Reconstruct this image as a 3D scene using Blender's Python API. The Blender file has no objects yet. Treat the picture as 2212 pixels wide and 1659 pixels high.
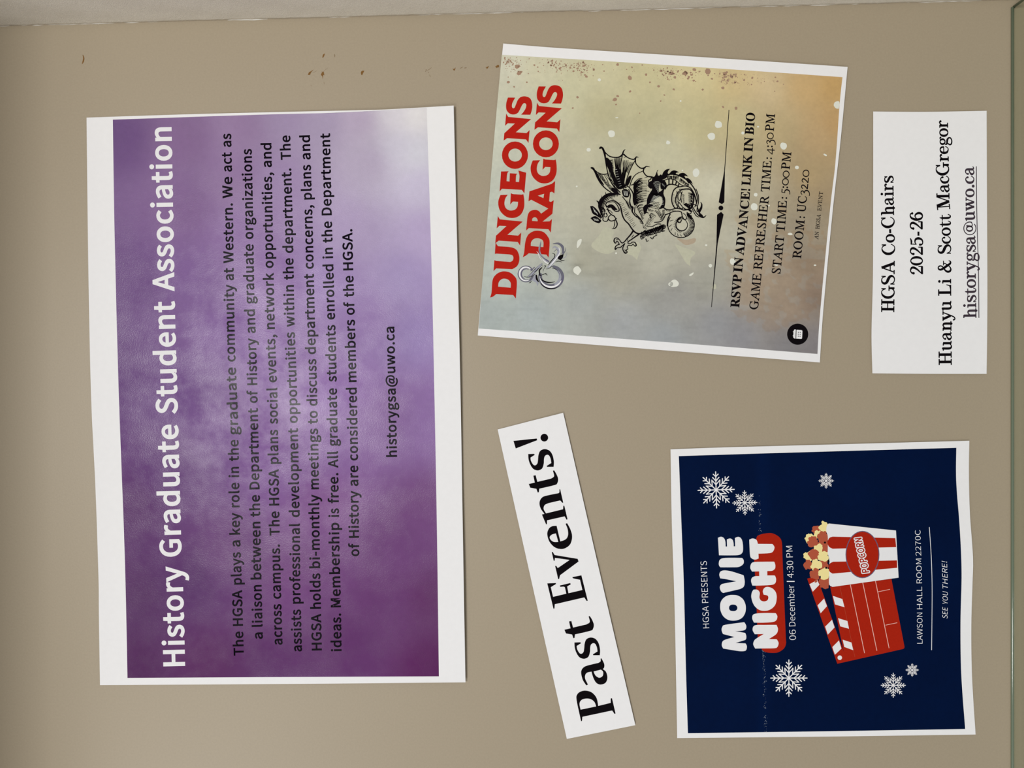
import bpy, bmesh, math, random
from mathutils import Matrix, Vector

# ------------------------------------------------------------------ camera, light, exposure
D = 0.585            # distance from the lens to the back panel of the display case (m)
FPX = 1671.0         # focal length for a 2212 px wide frame
ZC = 1.45            # height of the lens above the floor
sc = bpy.context.scene
COL = sc.collection
cd = bpy.data.cameras.new('camera'); cam = bpy.data.objects.new('camera', cd); COL.objects.link(cam)
cd.sensor_width = 36.0; cd.lens = 36.0 * FPX / 2212.0; cd.clip_start = 0.01
# the phone was held on its side: image right is down in the room
cam.matrix_world = Matrix(((0, 1, 0, 0), (0, 0, -1, -D), (-1, 0, 0, ZC), (0, 0, 0, 1)))
sc.camera = cam
sc.view_settings.view_transform = 'Standard'; sc.view_settings.look = 'None'
sc.view_settings.gamma = 1.0; sc.view_settings.exposure = 0.0
sc.view_settings.use_curve_mapping = False
world = bpy.data.worlds.new('room_light'); sc.world = world; world.use_nodes = True
WB = world.node_tree.nodes['Background']
WB.inputs[0].default_value = (1.0, 0.985, 0.965, 1); WB.inputs[1].default_value = 0.34
def area(name, loc, target, sx, sy, power, col):
    l = bpy.data.lights.new(name, 'AREA'); l.shape = 'RECTANGLE'; l.size = sx; l.size_y = sy
    l.energy = power; l.color = col
    o = bpy.data.objects.new(name, l); COL.objects.link(o); o.location = loc
    o.rotation_euler = (Vector(target) - Vector(loc)).to_track_quat('-Z', 'Y').to_euler()
    return o
area('ceiling_light', (-0.055, -2.40, ZC + 0.98), (0, 0, ZC + 0.05), 0.72, 0.60, 31.0, (1.0, 0.988, 0.97))
area('side_wall_fill', (-1.9, -2.30, ZC + 1.25), (0.1, 0, ZC + 0.0), 0.9, 0.6, 22.0, (1.0, 0.988, 0.97))  # extra lamp, added to brighten the white right-hand side of the case

# ------------------------------------------------------------------ colour and materials
def lin(c):
    return tuple(((v / 255.0) / 12.92 if v <= 10.3 else (((v / 255.0) + 0.055) / 1.055) ** 2.4) for v in c)
KA = 1.0
def alb(c): return tuple(min(0.95, v * KA) for v in lin(c)) + (1.0,)
def mat(name, rgb, rough=0.6, spec=0.3, noise=0.0, nscale=900.0, bump=0.0, bscale=1500.0, metal=0.0, vcol=False, gloss=None):
    m = bpy.data.materials.new(name); m.use_nodes = True
    nt = m.node_tree; b = nt.nodes['Principled BSDF']
    b.inputs['Roughness'].default_value = rough; b.inputs['Specular IOR Level'].default_value = spec
    b.inputs['Metallic'].default_value = metal
    tc = nt.nodes.new('ShaderNodeTexCoord')
    if vcol:
        src = nt.nodes.new('ShaderNodeAttribute'); src.attribute_name = 'ink'; col = src.outputs['Color']
    else:
        src = nt.nodes.new('ShaderNodeRGB'); src.outputs[0].default_value = alb(rgb); col = src.outputs[0]
    if noise > 0:
        n = nt.nodes.new('ShaderNodeTexNoise'); n.inputs['Scale'].default_value = nscale
        n.inputs['Detail'].default_value = 3.0
        nt.links.new(tc.outputs['Object'], n.inputs['Vector'])
        mr = nt.nodes.new('ShaderNodeMapRange'); mr.inputs['To Min'].default_value = 1 - noise; mr.inputs['To Max'].default_value = 1 + noise
        mr.inputs['From Min'].default_value = 0.25; mr.inputs['From Max'].default_value = 0.75
        nt.links.new(n.outputs['Fac'], mr.inputs['Value'])
        mx = nt.nodes.new('ShaderNodeMix'); mx.data_type = 'RGBA'; mx.blend_type = 'MULTIPLY'; mx.inputs['Factor'].default_value = 1.0
        nt.links.new(col, mx.inputs['A']); nt.links.new(mr.outputs[0], mx.inputs['B']); col = mx.outputs['Result']
    nt.links.new(col, b.inputs['Base Color'])
    if gloss:                      # toner whose sheen comes and goes in patches
        n3 = nt.nodes.new('ShaderNodeTexNoise'); n3.inputs['Scale'].default_value = 22.0; n3.inputs['Detail'].default_value = 9.0; n3.inputs['Roughness'].default_value = 0.68
        nt.links.new(tc.outputs['Object'], n3.inputs['Vector'])
        m3 = nt.nodes.new('ShaderNodeMapRange'); m3.inputs['From Min'].default_value = 0.40; m3.inputs['From Max'].default_value = 0.66
        m3.inputs['To Min'].default_value = gloss[0]; m3.inputs['To Max'].default_value = gloss[1]
        nt.links.new(n3.outputs['Fac'], m3.inputs['Value']); nt.links.new(m3.outputs[0], b.inputs['Specular IOR Level'])
    if bump > 0:
        n2 = nt.nodes.new('ShaderNodeTexNoise'); n2.inputs['Scale'].default_value = bscale; n2.inputs['Detail'].default_value = 4.0
        nt.links.new(tc.outputs['Object'], n2.inputs['Vector'])
        bp = nt.nodes.new('ShaderNodeBump'); bp.inputs['Strength'].default_value = 1.0; bp.inputs['Distance'].default_value = bump
        nt.links.new(n2.outputs['Fac'], bp.inputs['Height']); nt.links.new(bp.outputs[0], b.inputs['Normal'])
    return m

M = {
 'patch': mat('pale_wash_patch', (192, 192, 170), 0.75, 0.15, 0.05, 500),
 'stain': mat('rosy_wash_patch', (180, 164, 142), 0.75, 0.15, 0.05, 500),
 'edge': mat('polished_glass_edge', (106, 120, 100), 0.14, 1.0),
 'panel': mat('beige_paint', (165, 152, 130), 0.42, 0.45, 0.035, 700, 0.00004, 900),
 'white_wall': mat('rough_white_paint', (232, 226, 214), 0.8, 0.2, 0.05, 500, 0.0003, 1300),
 'paper': mat('white_paper', (240, 240, 241), 0.9, 0.12, 0.012, 260),
 'black': mat('black_ink', (14, 10, 14), 0.8, 0.04),
 'toner': mat('black_toner', (11, 6, 16), 0.23, 0.075, 0, 900, 0.00003, 1300, gloss=(0.02, 0.16)),
 'soft_black': mat('dark_grey_ink', (62, 52, 62), 0.8, 0.1),
 'red': mat('red_ink', (184, 32, 20), 0.75, 0.08, 0.04, 600),
 'grey': mat('grey_ink', (104, 104, 118), 0.65, 0.2),
 'lightgrey': mat('light_grey_ink', (160, 162, 174), 0.65, 0.2),
 'pale': mat('unprinted_paper', (236, 236, 238), 0.9, 0.12, 0.012, 260),
 'spot': mat('pale_spot', (226, 228, 216), 0.85, 0.12),
 'speck': mat('brown_speckle_ink', (166, 136, 114), 0.85, 0.12),
 'wear': mat('worn_fold_white', (150, 160, 172), 0.85, 0.12),
 'brick': mat('brick_red_ink', (170, 34, 14), 0.7, 0.06, 0.05, 700),
 'pink': mat('pale_pink_line', (238, 190, 180), 0.7, 0.1),
 'brown': mat('caramel_ink', (180, 84, 58), 0.65, 0.2),
 'butter': mat('butter_yellow_ink', (244, 228, 158), 0.7, 0.2),
 'slate': mat('slate_ink', (98, 92, 120), 0.65, 0.2),
 'purple': mat('purple_print', (0, 0, 0), 0.23, 0.11, 0.03, 240, 0.00008, 1300, vcol=True, gloss=(0.02, 0.27)),
 'wash': mat('watercolour_print', (0, 0, 0), 0.7, 0.2, 0.045, 380, vcol=True),
 'navy': mat('navy_print', (0, 0, 0), 0.6, 0.04, 0.06, 260, 0.00003, 900, vcol=True),
 'scuff': mat('brown_scuff', (126, 92, 50), 0.8, 0.15),
 'scuff_grey': mat('grey_brown_scuff', (128, 108, 80), 0.8, 0.15),
 'caulk': mat('white_paint_edge', (226, 224, 218), 0.7, 0.25),
}

# ------------------------------------------------------------------ from the panel to the room
def W(px, py, d):
    """point at depth d (m) in front of the back panel; px, py = where it sits on the panel in 0.35 mm units"""
    k = (D - d) / FPX
    return ((829.5 - py) * k, -d, ZC + (1106.0 - px) * k)

# ------------------------------------------------------------------ 2-D helpers
def smooth(pts, sub=5):
    """closed outline; (x,y) smooth, (x,y,0) sharp, (x,y,r) corner rounded by r"""
    q = []
    n = len(pts)
    for i, p in enumerate(pts):
        if len(p) == 3 and p[2] > 0:
            r = p[2]; a = pts[i - 1]; b = pts[(i + 1) % n]
            da = math.hypot(a[0] - p[0], a[1] - p[1]); db = math.hypot(b[0] - p[0], b[1] - p[1])
            ra = min(r, da * .45); rb = min(r, db * .45)
            A = (p[0] + (a[0] - p[0]) * ra / da, p[1] + (a[1] - p[1]) * ra / da)
            B = (p[0] + (b[0] - p[0]) * rb / db, p[1] + (b[1] - p[1]) * rb / db)
            for t in (0, .25, .5, .75, 1):
                q.append(((1 - t) ** 2 * A[0] + 2 * t * (1 - t) * p[0] + t * t * B[0], (1 - t) ** 2 * A[1] + 2 * t * (1 - t) * p[1] + t * t * B[1], 0))
        else:
            q.append(p)
    out = []; n = len(q)
    for i in range(n):
        p1, p2 = q[i], q[(i + 1) % n]; s1, s2 = len(p1) == 3, len(p2) == 3
        out.append((p1[0], p1[1]))
        if s1 and s2: continue
        p0 = p1 if s1 else q[i - 1]; p3 = p2 if s2 else q[(i + 2) % n]
        for k in range(1, sub):
            out.append(cr(p0, p1, p2, p3, k / sub))
    return out
def cr(p0, p1, p2, p3, t):
    return tuple(0.5 * (2 * p1[j] + (p2[j] - p0[j]) * t + (2 * p0[j] - 5 * p1[j] + 4 * p2[j] - p3[j]) * t * t + (3 * p1[j] - p0[j] - 3 * p2[j] + p3[j]) * t ** 3) for j in range(2))
def curve3(pts, sub=4, closed=False):
    out = []; n = len(pts)
    if n == 2: return list(pts)
    for i in range(n if closed else n - 1):
        if closed: p0, p1, p2, p3 = pts[i - 1], pts[i], pts[(i + 1) % n], pts[(i + 2) % n]
        else: p0, p1, p2, p3 = pts[max(i - 1, 0)], pts[i], pts[i + 1], pts[min(i + 2, n - 1)]
        for k in range(sub):
            t = k / sub; x, y = cr(p0, p1, p2, p3, t); out.append((x, y, p1[2] + (p2[2] - p1[2]) * t))
    out.append(pts[0] if closed else pts[-1])
    return out
_tmp = None
def fill(polys):
    """triangulate outlines (even-odd holes) through a filled 2-D curve"""
    cu = bpy.data.curves.new('tmp', 'CURVE'); cu.dimensions = '2D'; cu.fill_mode = 'FRONT'
    for p in polys:
        s = cu.splines.new('POLY'); s.points.add(len(p) - 1)
        for i, v in enumerate(p): s.points[i].co = (v[0], v[1], 0, 1)
        s.use_cyclic_u = True
    o = bpy.data.objects.new('tmp', cu); me = o.to_mesh()
    vs = [(v.co.x, v.co.y) for v in me.vertices]; fs = [tuple(f.vertices) for f in me.polygons]
    o.to_mesh_clear(); bpy.data.objects.remove(o); bpy.data.curves.remove(cu)
    return vs, fs
def strip(pts, caps=True, sub=4, closed=False):
    p = curve3(pts, sub, closed); vs = []; fs = []; n = len(p)
    for i, (x, y, w) in enumerate(p):
        a = p[max(i - 1, 0)]; b = p[min(i + 1, n - 1)]
        if closed and i in (0, n - 1): a, b = p[-2], p[1]
        dx, dy = b[0] - a[0], b[1] - a[1]; L = math.hypot(dx, dy) or 1e-6
        nx, ny = -dy / L * w / 2, dx / L * w / 2
        vs += [(x + nx, y + ny), (x - nx, y - ny)]
        if i: fs.append((2 * i - 2, 2 * i - 1, 2 * i + 1, 2 * i))
    if caps and not closed:
        for q, o in ((p[0], p[1]), (p[-1], p[-2])):
            if q[2] > 0.2:
                a0 = math.atan2(q[1] - o[1], q[0] - o[0]); b = len(vs)
                vs += [(q[0] + q[2] / 2 * math.cos(a0 + t), q[1] + q[2] / 2 * math.sin(a0 + t)) for t in (-1.5708, -1.0, -.5, 0, .5, 1.0, 1.5708)]
                fs.append(tuple(range(b, b + 7)))
    return vs, fs
def disc(vs, fs, x, y, r, n=12, ry=None):
    b = len(vs); ry = r if ry is None else ry
    for k in range(n): vs.append((x + r * math.cos(2 * math.pi * k / n), y + ry * math.sin(2 * math.pi * k / n)))
    fs.append(tuple(range(b, b + n)))
def tile(x0, y0, k):
    def f(pts, dx=0, dy=0, wk=True):
        out = []
        for p in pts:
            q = (x0 + (p[0] + dx) / k, y0 + (p[1] + dy) / k)
            out.append(q + ((p[2] / k,) if len(p) == 3 else ()))
        return out
    return f

# ------------------------------------------------------------------ object helpers
def link(name, me, parent=None, loc=None):
    o = bpy.data.objects.new(name, me); COL.objects.link(o)
    if parent: o.parent = parent
    return o
def thing(name, label, cat, loc, group=None):
    o = bpy.data.objects.new(name, None); COL.objects.link(o); o.location = loc; o.empty_display_size = 0.02
    o['label'] = label; o['category'] = cat
    if group: o['group'] = group
    return o

EPS = 0.00005
class Ink:
    """flat print collected in panel units and laid on a sheet"""
    def __init__(s, sheet): s.sheet = sheet; s.v = []; s.f = []; s.m = []; s.mats = []
    def mi(s, m):
        if m not in s.mats: s.mats.append(m)
        return s.mats.index(m)
    def raw(s, vf, m, lay=1):
        b = len(s.v); k = s.mi(m)
        s.v += [(x, y, lay) for x, y in vf[0]]
        for f in vf[1]: s.f.append(tuple(i + b for i in f)); s.m.append(k)
    def fill(s, polys, m, lay=1): s.raw(fill(polys), m, lay)
    def stroke(s, pts, m, lay=1, **k): s.raw(strip(pts, **k), m, lay)
    def disc(s, x, y, r, m, lay=1, n=16, ry=None):
        vs, fs = [], []; disc(vs, fs, x, y, r, n, ry); s.raw((vs, fs), m, lay)
    def build(s, name, parent, cut=0, kind=None, label=None):
        bm = bmesh.new(); vv = [bm.verts.new(v) for v in s.v]
        for f, k in zip(s.f, s.m):
            if len(set(f)) < 3: continue
            try: fc = bm.faces.new([vv[i] for i in f]); fc.material_index = k
            except ValueError: pass
        if cut:
            xs = [v[0] for v in s.v]; ys = [v[1] for v in s.v]
            x = math.ceil(min(xs) / cut) * cut
            while x < max(xs):
                bmesh.ops.bisect_plane(bm, geom=bm.verts[:] + bm.edges[:] + bm.faces[:], plane_co=(x, 0, 0), plane_no=(1, 0, 0)); x += cut
            y = math.ceil(min(ys) / cut) * cut
            while y < max(ys):
                bmesh.ops.bisect_plane(bm, geom=bm.verts[:] + bm.edges[:] + bm.faces[:], plane_co=(0, y, 0), plane_no=(0, 1, 0)); y += cut
        o0 = s.sheet.loc
        for v in bm.verts:
            p = W(v.co.x, v.co.y, s.sheet.depth(v.co.x, v.co.y) + v.co.z * EPS)
            v.co = (p[0] - o0[0], p[1] - o0[1], p[2] - o0[2])
        bm.normal_update()
        for f in bm.faces:
            if f.normal.y > 0: f.normal_flip()
        me = bpy.data.meshes.new(name); bm.to_mesh(me); bm.free()
        for m in s.mats: me.materials.append(M[m])
        o = link(name, me, parent)
        if kind: o['kind'] = kind
        if label: o['label'] = label
        return o

def along(poly, t):
    L = [0]
    for a, b in zip(poly, poly[1:]): L.append(L[-1] + math.hypot(b[0] - a[0], b[1] - a[1]))
    s = t * L[-1]
    for i in range(len(poly) - 1):
        if s <= L[i + 1] or i == len(poly) - 2:
            u = (s - L[i]) / (L[i + 1] - L[i]); a, b = poly[i], poly[i + 1]
            return (a[0] + (b[0] - a[0]) * u, a[1] + (b[1] - a[1]) * u)
def dense(poly):
    return [(p[0], p[1]) for p in curve3([(a, b, 1) for a, b in poly], 6)] if len(poly) > 2 else poly
def coons(top, right, bottom, left, nu, nv):
    """top: left>right, bottom: left>right, left: top>bottom, right: top>bottom"""
    T, R, B, L = [dense(e) for e in (top, right, bottom, left)]
    tl, tr, bl, br = top[0], top[-1], bottom[0], bottom[-1]; g = []
    for j in range(nv + 1):
        v = j / nv; l = along(L, v); r = along(R, v); row = []
        for i in range(nu + 1):
            u = i / nu; t = along(T, u); b = along(B, u)
            row.append(tuple((1 - v) * t[k] + v * b[k] + (1 - u) * l[k] + u * r[k] - ((1 - u) * (1 - v) * tl[k] + u * (1 - v) * tr[k] + (1 - u) * v * bl[k] + u * v * br[k]) for k in range(2)))
        g.append(row)
    return g
class Sheet:
    def __init__(s, edges, depth):
        s.edges = edges; s.depth = depth; t, r, b, l = edges
        cx = (t[0][0] + t[-1][0] + b[0][0] + b[-1][0]) / 4; cy = (t[0][1] + t[-1][1] + b[0][1] + b[-1][1]) / 4
        s.loc = W(cx, cy, 0.0)
    def paper(s, root, nu, nv, thick=0.00011, name='paper_sheet'):
        g = coons(*s.edges, nu, nv); vs = []; fs = []; o0 = s.loc; n = (nu + 1) * (nv + 1)
        for back in (0, 1):
            for row in g:
                for x, y in row:
                    p = W(x, y, s.depth(x, y)); vs.append((p[0] - o0[0], p[1] - o0[1] + back * thick, p[2] - o0[2]))
        I = lambda i, j: j * (nu + 1) + i
        for j in range(nv):
            for i in range(nu):
                q = (I(i, j), I(i, j + 1), I(i + 1, j + 1), I(i + 1, j)); fs.append(q); fs.append(tuple(n + a for a in reversed(q)))
        ring = [I(i, 0) for i in range(nu)] + [I(nu, j) for j in range(nv)] + [I(i, nv) for i in range(nu, 0, -1)] + [I(0, j) for j in range(nv, 0, -1)]
        for a, b in zip(ring, ring[1:] + ring[:1]): fs.append((a, b, b + n, a + n))
        me = bpy.data.meshes.new(name); me.from_pydata(vs, [], fs)
        bm = bmesh.new(); bm.from_mesh(me); bmesh.ops.recalc_face_normals(bm, faces=bm.faces); bm.to_mesh(me); bm.free()
        me.materials.append(M['paper'])
        return link(name, me, root)
    def printed(s, name, root, edges, nu, nv, colour, m, lay=0.6):
        g = coons(*edges, nu, nv); vs = []; fs = []; cols = []; o0 = s.loc
        for row in g:
            for x, y in row:
                p = W(x, y, s.depth(x, y) + lay * EPS); vs.append((p[0] - o0[0], p[1] - o0[1], p[2] - o0[2])); cols.append(colour(x, y))
        for j in range(nv):
            for i in range(nu):
                a = j * (nu + 1) + i; fs.append((a, a + nu + 1, a + nu + 2, a + 1))
        me = bpy.data.meshes.new(name); me.from_pydata(vs, [], fs)
        if me.polygons[0].normal.y > 0: me.flip_normals()
        at = me.color_attributes.new('ink', 'FLOAT_COLOR', 'POINT')
        flat = []
        for c in cols: flat += [min(0.95, v * 1.06) for v in c] + [1.0]
        at.data.foreach_set('color', flat)
        me.materials.append(M[m]); me.update()
        return link(name, me, root)
def field(anchors, power=3.2):
    A = [(x, y, lin(c)) for x, y, c in anchors]
    def f(x, y):
        sw = 0; r = [0, 0, 0]
        for ax, ay, c in A:
            w = 1.0 / (((ax - x) ** 2 + (ay - y) ** 2 + 900.0) ** (power / 2)); sw += w
            r[0] += w * c[0]; r[1] += w * c[1]; r[2] += w * c[2]
        return [v / sw for v in r]
    return f

# ------------------------------------------------------------------ lettering

FONTS = {
 'B': {
  'T': [876,[345,0,546,0,546,832,849,832,849,1000,42,1000,42,832,345,832]],
  'h': [887,[126,0,325,0,325,520,379,566,405,583,462,604,489,606,525,602,549,592,567,576,581,550,590,511,594,0,792,0,792,473,785,558,765,632,729,694,677,740,609,768,529,777,473,772,422,759,375,738,332,712,319,697,325,768,325,1080,126,1080]],
  'e': [815,[461,-17,516,-14,608,5,652,21,755,74,678,211,563,158,506,147,478,145,419,152,371,170,331,200,300,241,278,292,274,318,764,318,773,418,763,517,735,604,687,676,621,731,537,765,439,777,346,764,258,727,183,668,123,589,84,492,71,379,84,265,123,168,184,89,264,31,358,-5],[275,469,279,488,300,534,329,569,363,594,401,609,442,615,486,609,521,595,549,572,570,539,584,493,586,469]],
  'H': [1052,[138,0,337,0,337,440,730,440,730,0,931,0,931,1000,730,1000,730,610,337,610,337,1000,138,1000]],
  'G': [999,[566,-17,637,-13,702,-1,762,16,815,40,863,69,913,110,913,552,510,552,510,385,723,385,723,192,719,189,670,168,610,157,581,155,491,166,419,197,362,246,319,313,292,400,283,503,293,605,321,690,365,756,423,804,494,834,580,845,619,842,690,822,717,807,799,743,914,872,815,951,765,977,709,998,646,1012,574,1017,439,1001,319,954,219,877,143,774,95,647,79,499,95,351,141,225,215,122,314,46,433,-1]],
  'S': [872,[452,-17,557,-7,649,22,724,69,781,129,817,202,829,282,821,353,797,414,760,464,713,504,659,536,601,562,384,652,355,670,333,691,320,714,315,745,319,773,331,796,351,815,380,831,418,841,463,845,541,835,607,809,698,745,810,873,697,956,644,982,587,1001,527,1012,463,1017,370,1008,286,981,214,939,159,883,124,814,112,736,121,664,149,604,189,555,237,516,336,466,524,389,591,350,609,330,621,306,626,272,621,239,607,212,584,190,552,172,508,160,453,155,407,159,363,168,277,205,173,284,51,152,125,89,180,53,241,23,307,2,378,-12]],
  'A': [889,[-9,0,196,0,293,285,605,285,700,0,913,0,548,1000,354,1000],[347,446,449,760,551,446]],
  'p': [905,[126,-291,325,-291,322,32,334,24,411,-6,489,-17,582,-4,668,33,741,93,798,173,835,273,848,390,839,496,811,589,764,667,699,727,615,764,517,777,467,772,419,761,333,722,306,704,296,759,126,759],[468,151,422,156,399,163,341,192,325,204,325,534,378,573,406,589,462,608,484,609,537,603,576,584,605,555,626,512,639,456,644,389,637,316,619,256,591,209,556,177,515,157]],
  'l': [447,[294,-17,409,-1,378,155,326,149,331,148,326,156,325,1080,125,1080,129,122,141,76,163,37,198,7,242,-11]],
  'y': [770,[176,-297,253,-288,320,-260,376,-218,421,-165,457,-103,486,-36,782,759,582,759,440,352,387,181,434,181,210,759,0,759,313,32,285,-44,244,-102,223,-118,199,-129,162,-132,85,-114,43,-273,120,-293]],
  's': [698,[357,-17,445,-9,520,15,581,52,626,101,653,159,662,223,652,291,621,347,576,389,524,420,308,508,291,521,281,535,278,553,280,569,287,583,298,596,316,606,341,614,405,615,453,602,555,546,659,671,560,733,517,751,428,773,376,777,294,769,222,747,164,711,120,664,93,608,84,546,95,482,124,430,167,389,217,358,270,334,400,286,454,250,465,235,469,215,466,197,459,180,446,166,426,154,399,146,323,145,255,163,226,177,132,238,28,104,142,34,193,12,298,-13]],
  'k': [812,[126,0,322,0,322,203,419,309,621,0,844,0,542,443,822,759,587,759,273,395,322,395,322,1080,126,1080]],
  'r': [589,[126,0,325,0,325,470,347,513,373,549,400,575,426,592,451,600,473,603,575,587,612,749,541,773,489,777,441,771,394,755,351,731,312,698,299,667,298,759,126,759]],
  'o': [886,[450,-17,549,-5,639,31,717,89,777,167,816,265,830,379,816,493,777,591,717,670,639,729,549,765,450,777,352,765,262,729,184,670,123,591,84,493,71,379,84,265,123,167,184,89,262,31,352,-5],[450,149,401,156,360,176,325,208,298,253,280,310,273,379,280,447,298,505,325,550,360,582,402,602,450,609,499,602,541,582,577,550,604,505,622,447,629,379,622,310,604,253,577,208,541,176,499,156]],
  'i': [434,[126,0,325,0,325,759,126,759],[225,832,260,835,312,862,342,911,346,944,342,976,312,1024,260,1050,225,1054,191,1050,139,1024,110,976,106,944,110,911,139,862,191,835]],
  'n': [891,[126,0,325,0,325,520,379,566,405,583,462,604,489,606,525,602,549,592,567,576,581,550,590,511,594,0,792,0,792,473,785,558,765,632,729,694,677,740,609,768,529,777,473,772,421,758,374,738,331,712,306,692,298,759,126,759]],
  'g': [829,[413,-318,526,-308,625,-282,708,-240,770,-185,811,-118,825,-45,816,18,789,70,743,109,684,135,612,150,386,154,317,163,303,169,296,176,293,183,291,194,296,216,307,233,310,237,326,231,391,219,492,227,566,252,629,292,678,347,709,415,719,492,717,528,700,587,685,616,698,601,811,601,811,759,521,759,476,771,410,777,330,768,256,743,191,701,141,645,108,576,97,496,101,450,113,406,153,335,194,296,194,319,144,272,116,213,112,176,122,116,153,68,179,48,179,74,129,36,85,-27,69,-98,81,-166,117,-222,172,-265,241,-294,322,-312],[411,366,380,370,352,382,328,400,309,425,296,457,291,496,296,535,308,566,327,590,351,608,379,618,411,622,444,618,473,608,496,590,515,566,527,535,532,496,527,457,514,425,495,400,471,382,442,370],[430,-169,372,-165,326,-155,292,-141,270,-124,257,-105,253,-81,254,-70,266,-40,293,-8,302,-2,369,-10,556,-12,587,-17,607,-25,618,-34,625,-45,627,-62,622,-86,607,-109,580,-131,541,-150,490,-164]],
  'd': [905,[414,-17,466,-12,555,15,597,38,653,81,611,81,622,0,794,0,794,1080,595,1080,595,779,598,732,593,735,518,766,430,777,337,764,251,727,178,667,121,588,85,491,72,379,83,266,113,169,164,90,233,31,318,-5],[442,151,393,157,354,176,321,206,297,250,280,308,275,380,282,447,301,504,330,550,365,582,406,602,452,609,504,603,526,596,580,567,595,556,595,225,548,185,522,169,497,159]],
  'u': [887,[379,-17,434,-12,485,1,532,22,575,50,639,108,594,108,603,0,778,0,778,759,580,759,580,249,525,194,499,175,472,163,446,155,417,153,381,157,358,166,340,182,327,208,318,247,314,759,115,759,115,286,121,201,141,126,177,65,230,19,298,-8]],
  'c': [755,[453,-17,504,-14,595,9,641,28,745,95,650,233,571,178,520,157,465,149,412,156,366,177,329,209,299,254,280,311,273,379,281,446,300,503,331,549,370,582,416,602,471,610,490,608,533,596,625,538,732,667,642,730,603,750,517,773,463,777,362,765,268,729,188,671,125,592,85,494,71,379,84,265,121,168,180,89,258,31,351,-5]],
  'm': [1323,[126,0,325,0,325,521,346,542,405,585,428,596,475,605,507,602,530,592,547,576,561,550,571,511,575,0,772,0,772,520,826,567,853,585,876,596,924,605,955,602,979,592,996,576,1010,550,1020,511,1023,0,1221,0,1221,473,1215,558,1195,632,1159,694,1107,740,1040,768,961,777,908,771,859,757,813,734,769,705,728,669,730,664,703,703,667,734,622,758,570,772,510,777,460,772,412,758,368,737,326,711,306,694,298,759,126,759]],
  't': [574,[395,-17,472,-8,577,19,534,174,433,147,393,150,376,157,364,168,355,183,345,246,345,596,547,596,547,759,345,759,345,953,170,953,156,757,37,750,37,596,147,596,147,247,152,177,169,114,201,60,250,17,315,-8]],
  'W': [1257,[254,0,463,0,619,588,663,774,609,774,652,588,810,0,1022,0,1243,1000,1048,1000,934,465,884,191,937,191,872,467,726,1000,553,1000,408,467,343,191,398,191,233,1000,27,1000]],
  'f': [503,[45,596,146,596,146,0,344,0,344,596,501,596,501,759,345,759,347,870,354,896,363,914,375,925,389,931,434,933,521,907,568,1064,473,1090,422,1096,323,1089,258,1064,207,1023,172,970,152,906,146,836,146,756,45,750]],
  ',': [438,[120,-255,217,-208,271,-169,315,-122,348,-68,369,-7,376,58,372,104,361,144,341,179,312,206,275,224,232,230,169,216,122,178,106,144,106,80,141,27,197,0,204,0,205,4,195,-23,179,-48,157,-70,129,-90,62,-122]],
  'v': [770,[296,0,494,0,782,759,580,759,372,163,419,163,211,759,2,759]],
  'b': [902,[490,-17,582,-4,668,33,741,93,798,173,835,273,848,390,839,496,811,589,764,667,699,727,615,764,515,777,422,762,336,724,323,715,325,768,325,1080,126,1080,126,0,294,0,305,71,265,71,290,52,367,10,447,-13],[468,151,422,156,398,163,341,192,325,204,325,534,377,573,405,589,462,608,484,609,537,603,576,584,605,555,626,512,639,456,644,389,637,316,619,256,591,209,556,177,515,157]],
  'z': [707,[48,0,682,0,682,163,312,163,670,651,670,759,90,759,90,596,405,596,48,107]],
  '.': [438,[227,-17,262,-12,317,17,349,70,354,106,349,141,318,195,263,225,227,229,190,225,135,195,104,141,99,106,104,70,135,17,190,-12]],
  '-': [533,[63,311,486,311,486,469,63,469]],
  'M': [1167,[138,0,325,0,324,594,311,790,251,790,521,94,658,94,927,790,867,790,853,594,853,0,1044,0,1044,1000,829,1000,569,308,616,308,352,1000,138,1000]],
  '@': [1350,[649,-220,758,-212,812,-201,910,-167,988,-128,924,1,782,-57,701,-71,660,-73,544,-61,444,-26,361,30,298,108,257,207,242,326,262,474,316,599,397,700,499,776,616,823,740,839,858,827,954,792,1028,738,1081,666,1114,578,1125,476,1117,398,1096,333,1066,282,1030,246,992,225,955,218,931,221,916,228,906,240,900,262,900,296,978,668,825,668,820,654,844,620,800,657,769,671,709,680,613,664,531,621,466,558,418,483,388,400,378,317,385,249,406,191,440,144,486,108,540,87,601,80,680,95,752,135,800,178,760,178,763,166,786,130,818,103,856,84,899,73,947,70,1027,82,1107,118,1178,177,1235,258,1273,360,1287,482,1270,621,1221,744,1141,846,1034,922,903,970,750,986,575,965,415,903,278,804,170,672,101,510,76,323,96,162,154,26,244,-81,361,-158,498,-204],[622,229,604,231,588,237,575,247,564,263,556,288,553,322,558,371,574,420,599,464,631,499,668,521,710,529,734,526,754,514,769,496,731,295,714,277,670,243,655,236]],
  'D': [998,[138,0,432,0,578,15,703,60,803,135,875,236,918,359,932,503,918,648,875,771,802,870,701,942,574,986,426,1000,138,1000],[337,165,337,836,412,836,513,826,591,797,650,752,693,689,719,606,728,503,719,400,693,316,650,252,590,205,512,176,411,165]],
  'w': [1153,[252,0,453,0,575,429,609,570,557,570,592,431,715,0,923,0,1144,759,947,759,832,333,793,168,844,168,677,759,498,759,375,334,332,168,385,168,347,333,229,759,25,759]],
  'x': [739,[-10,0,210,0,385,285,350,285,353,281,539,0,764,0,496,383,743,759,525,759,368,492,404,492,233,759,9,759,258,394]],
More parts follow.
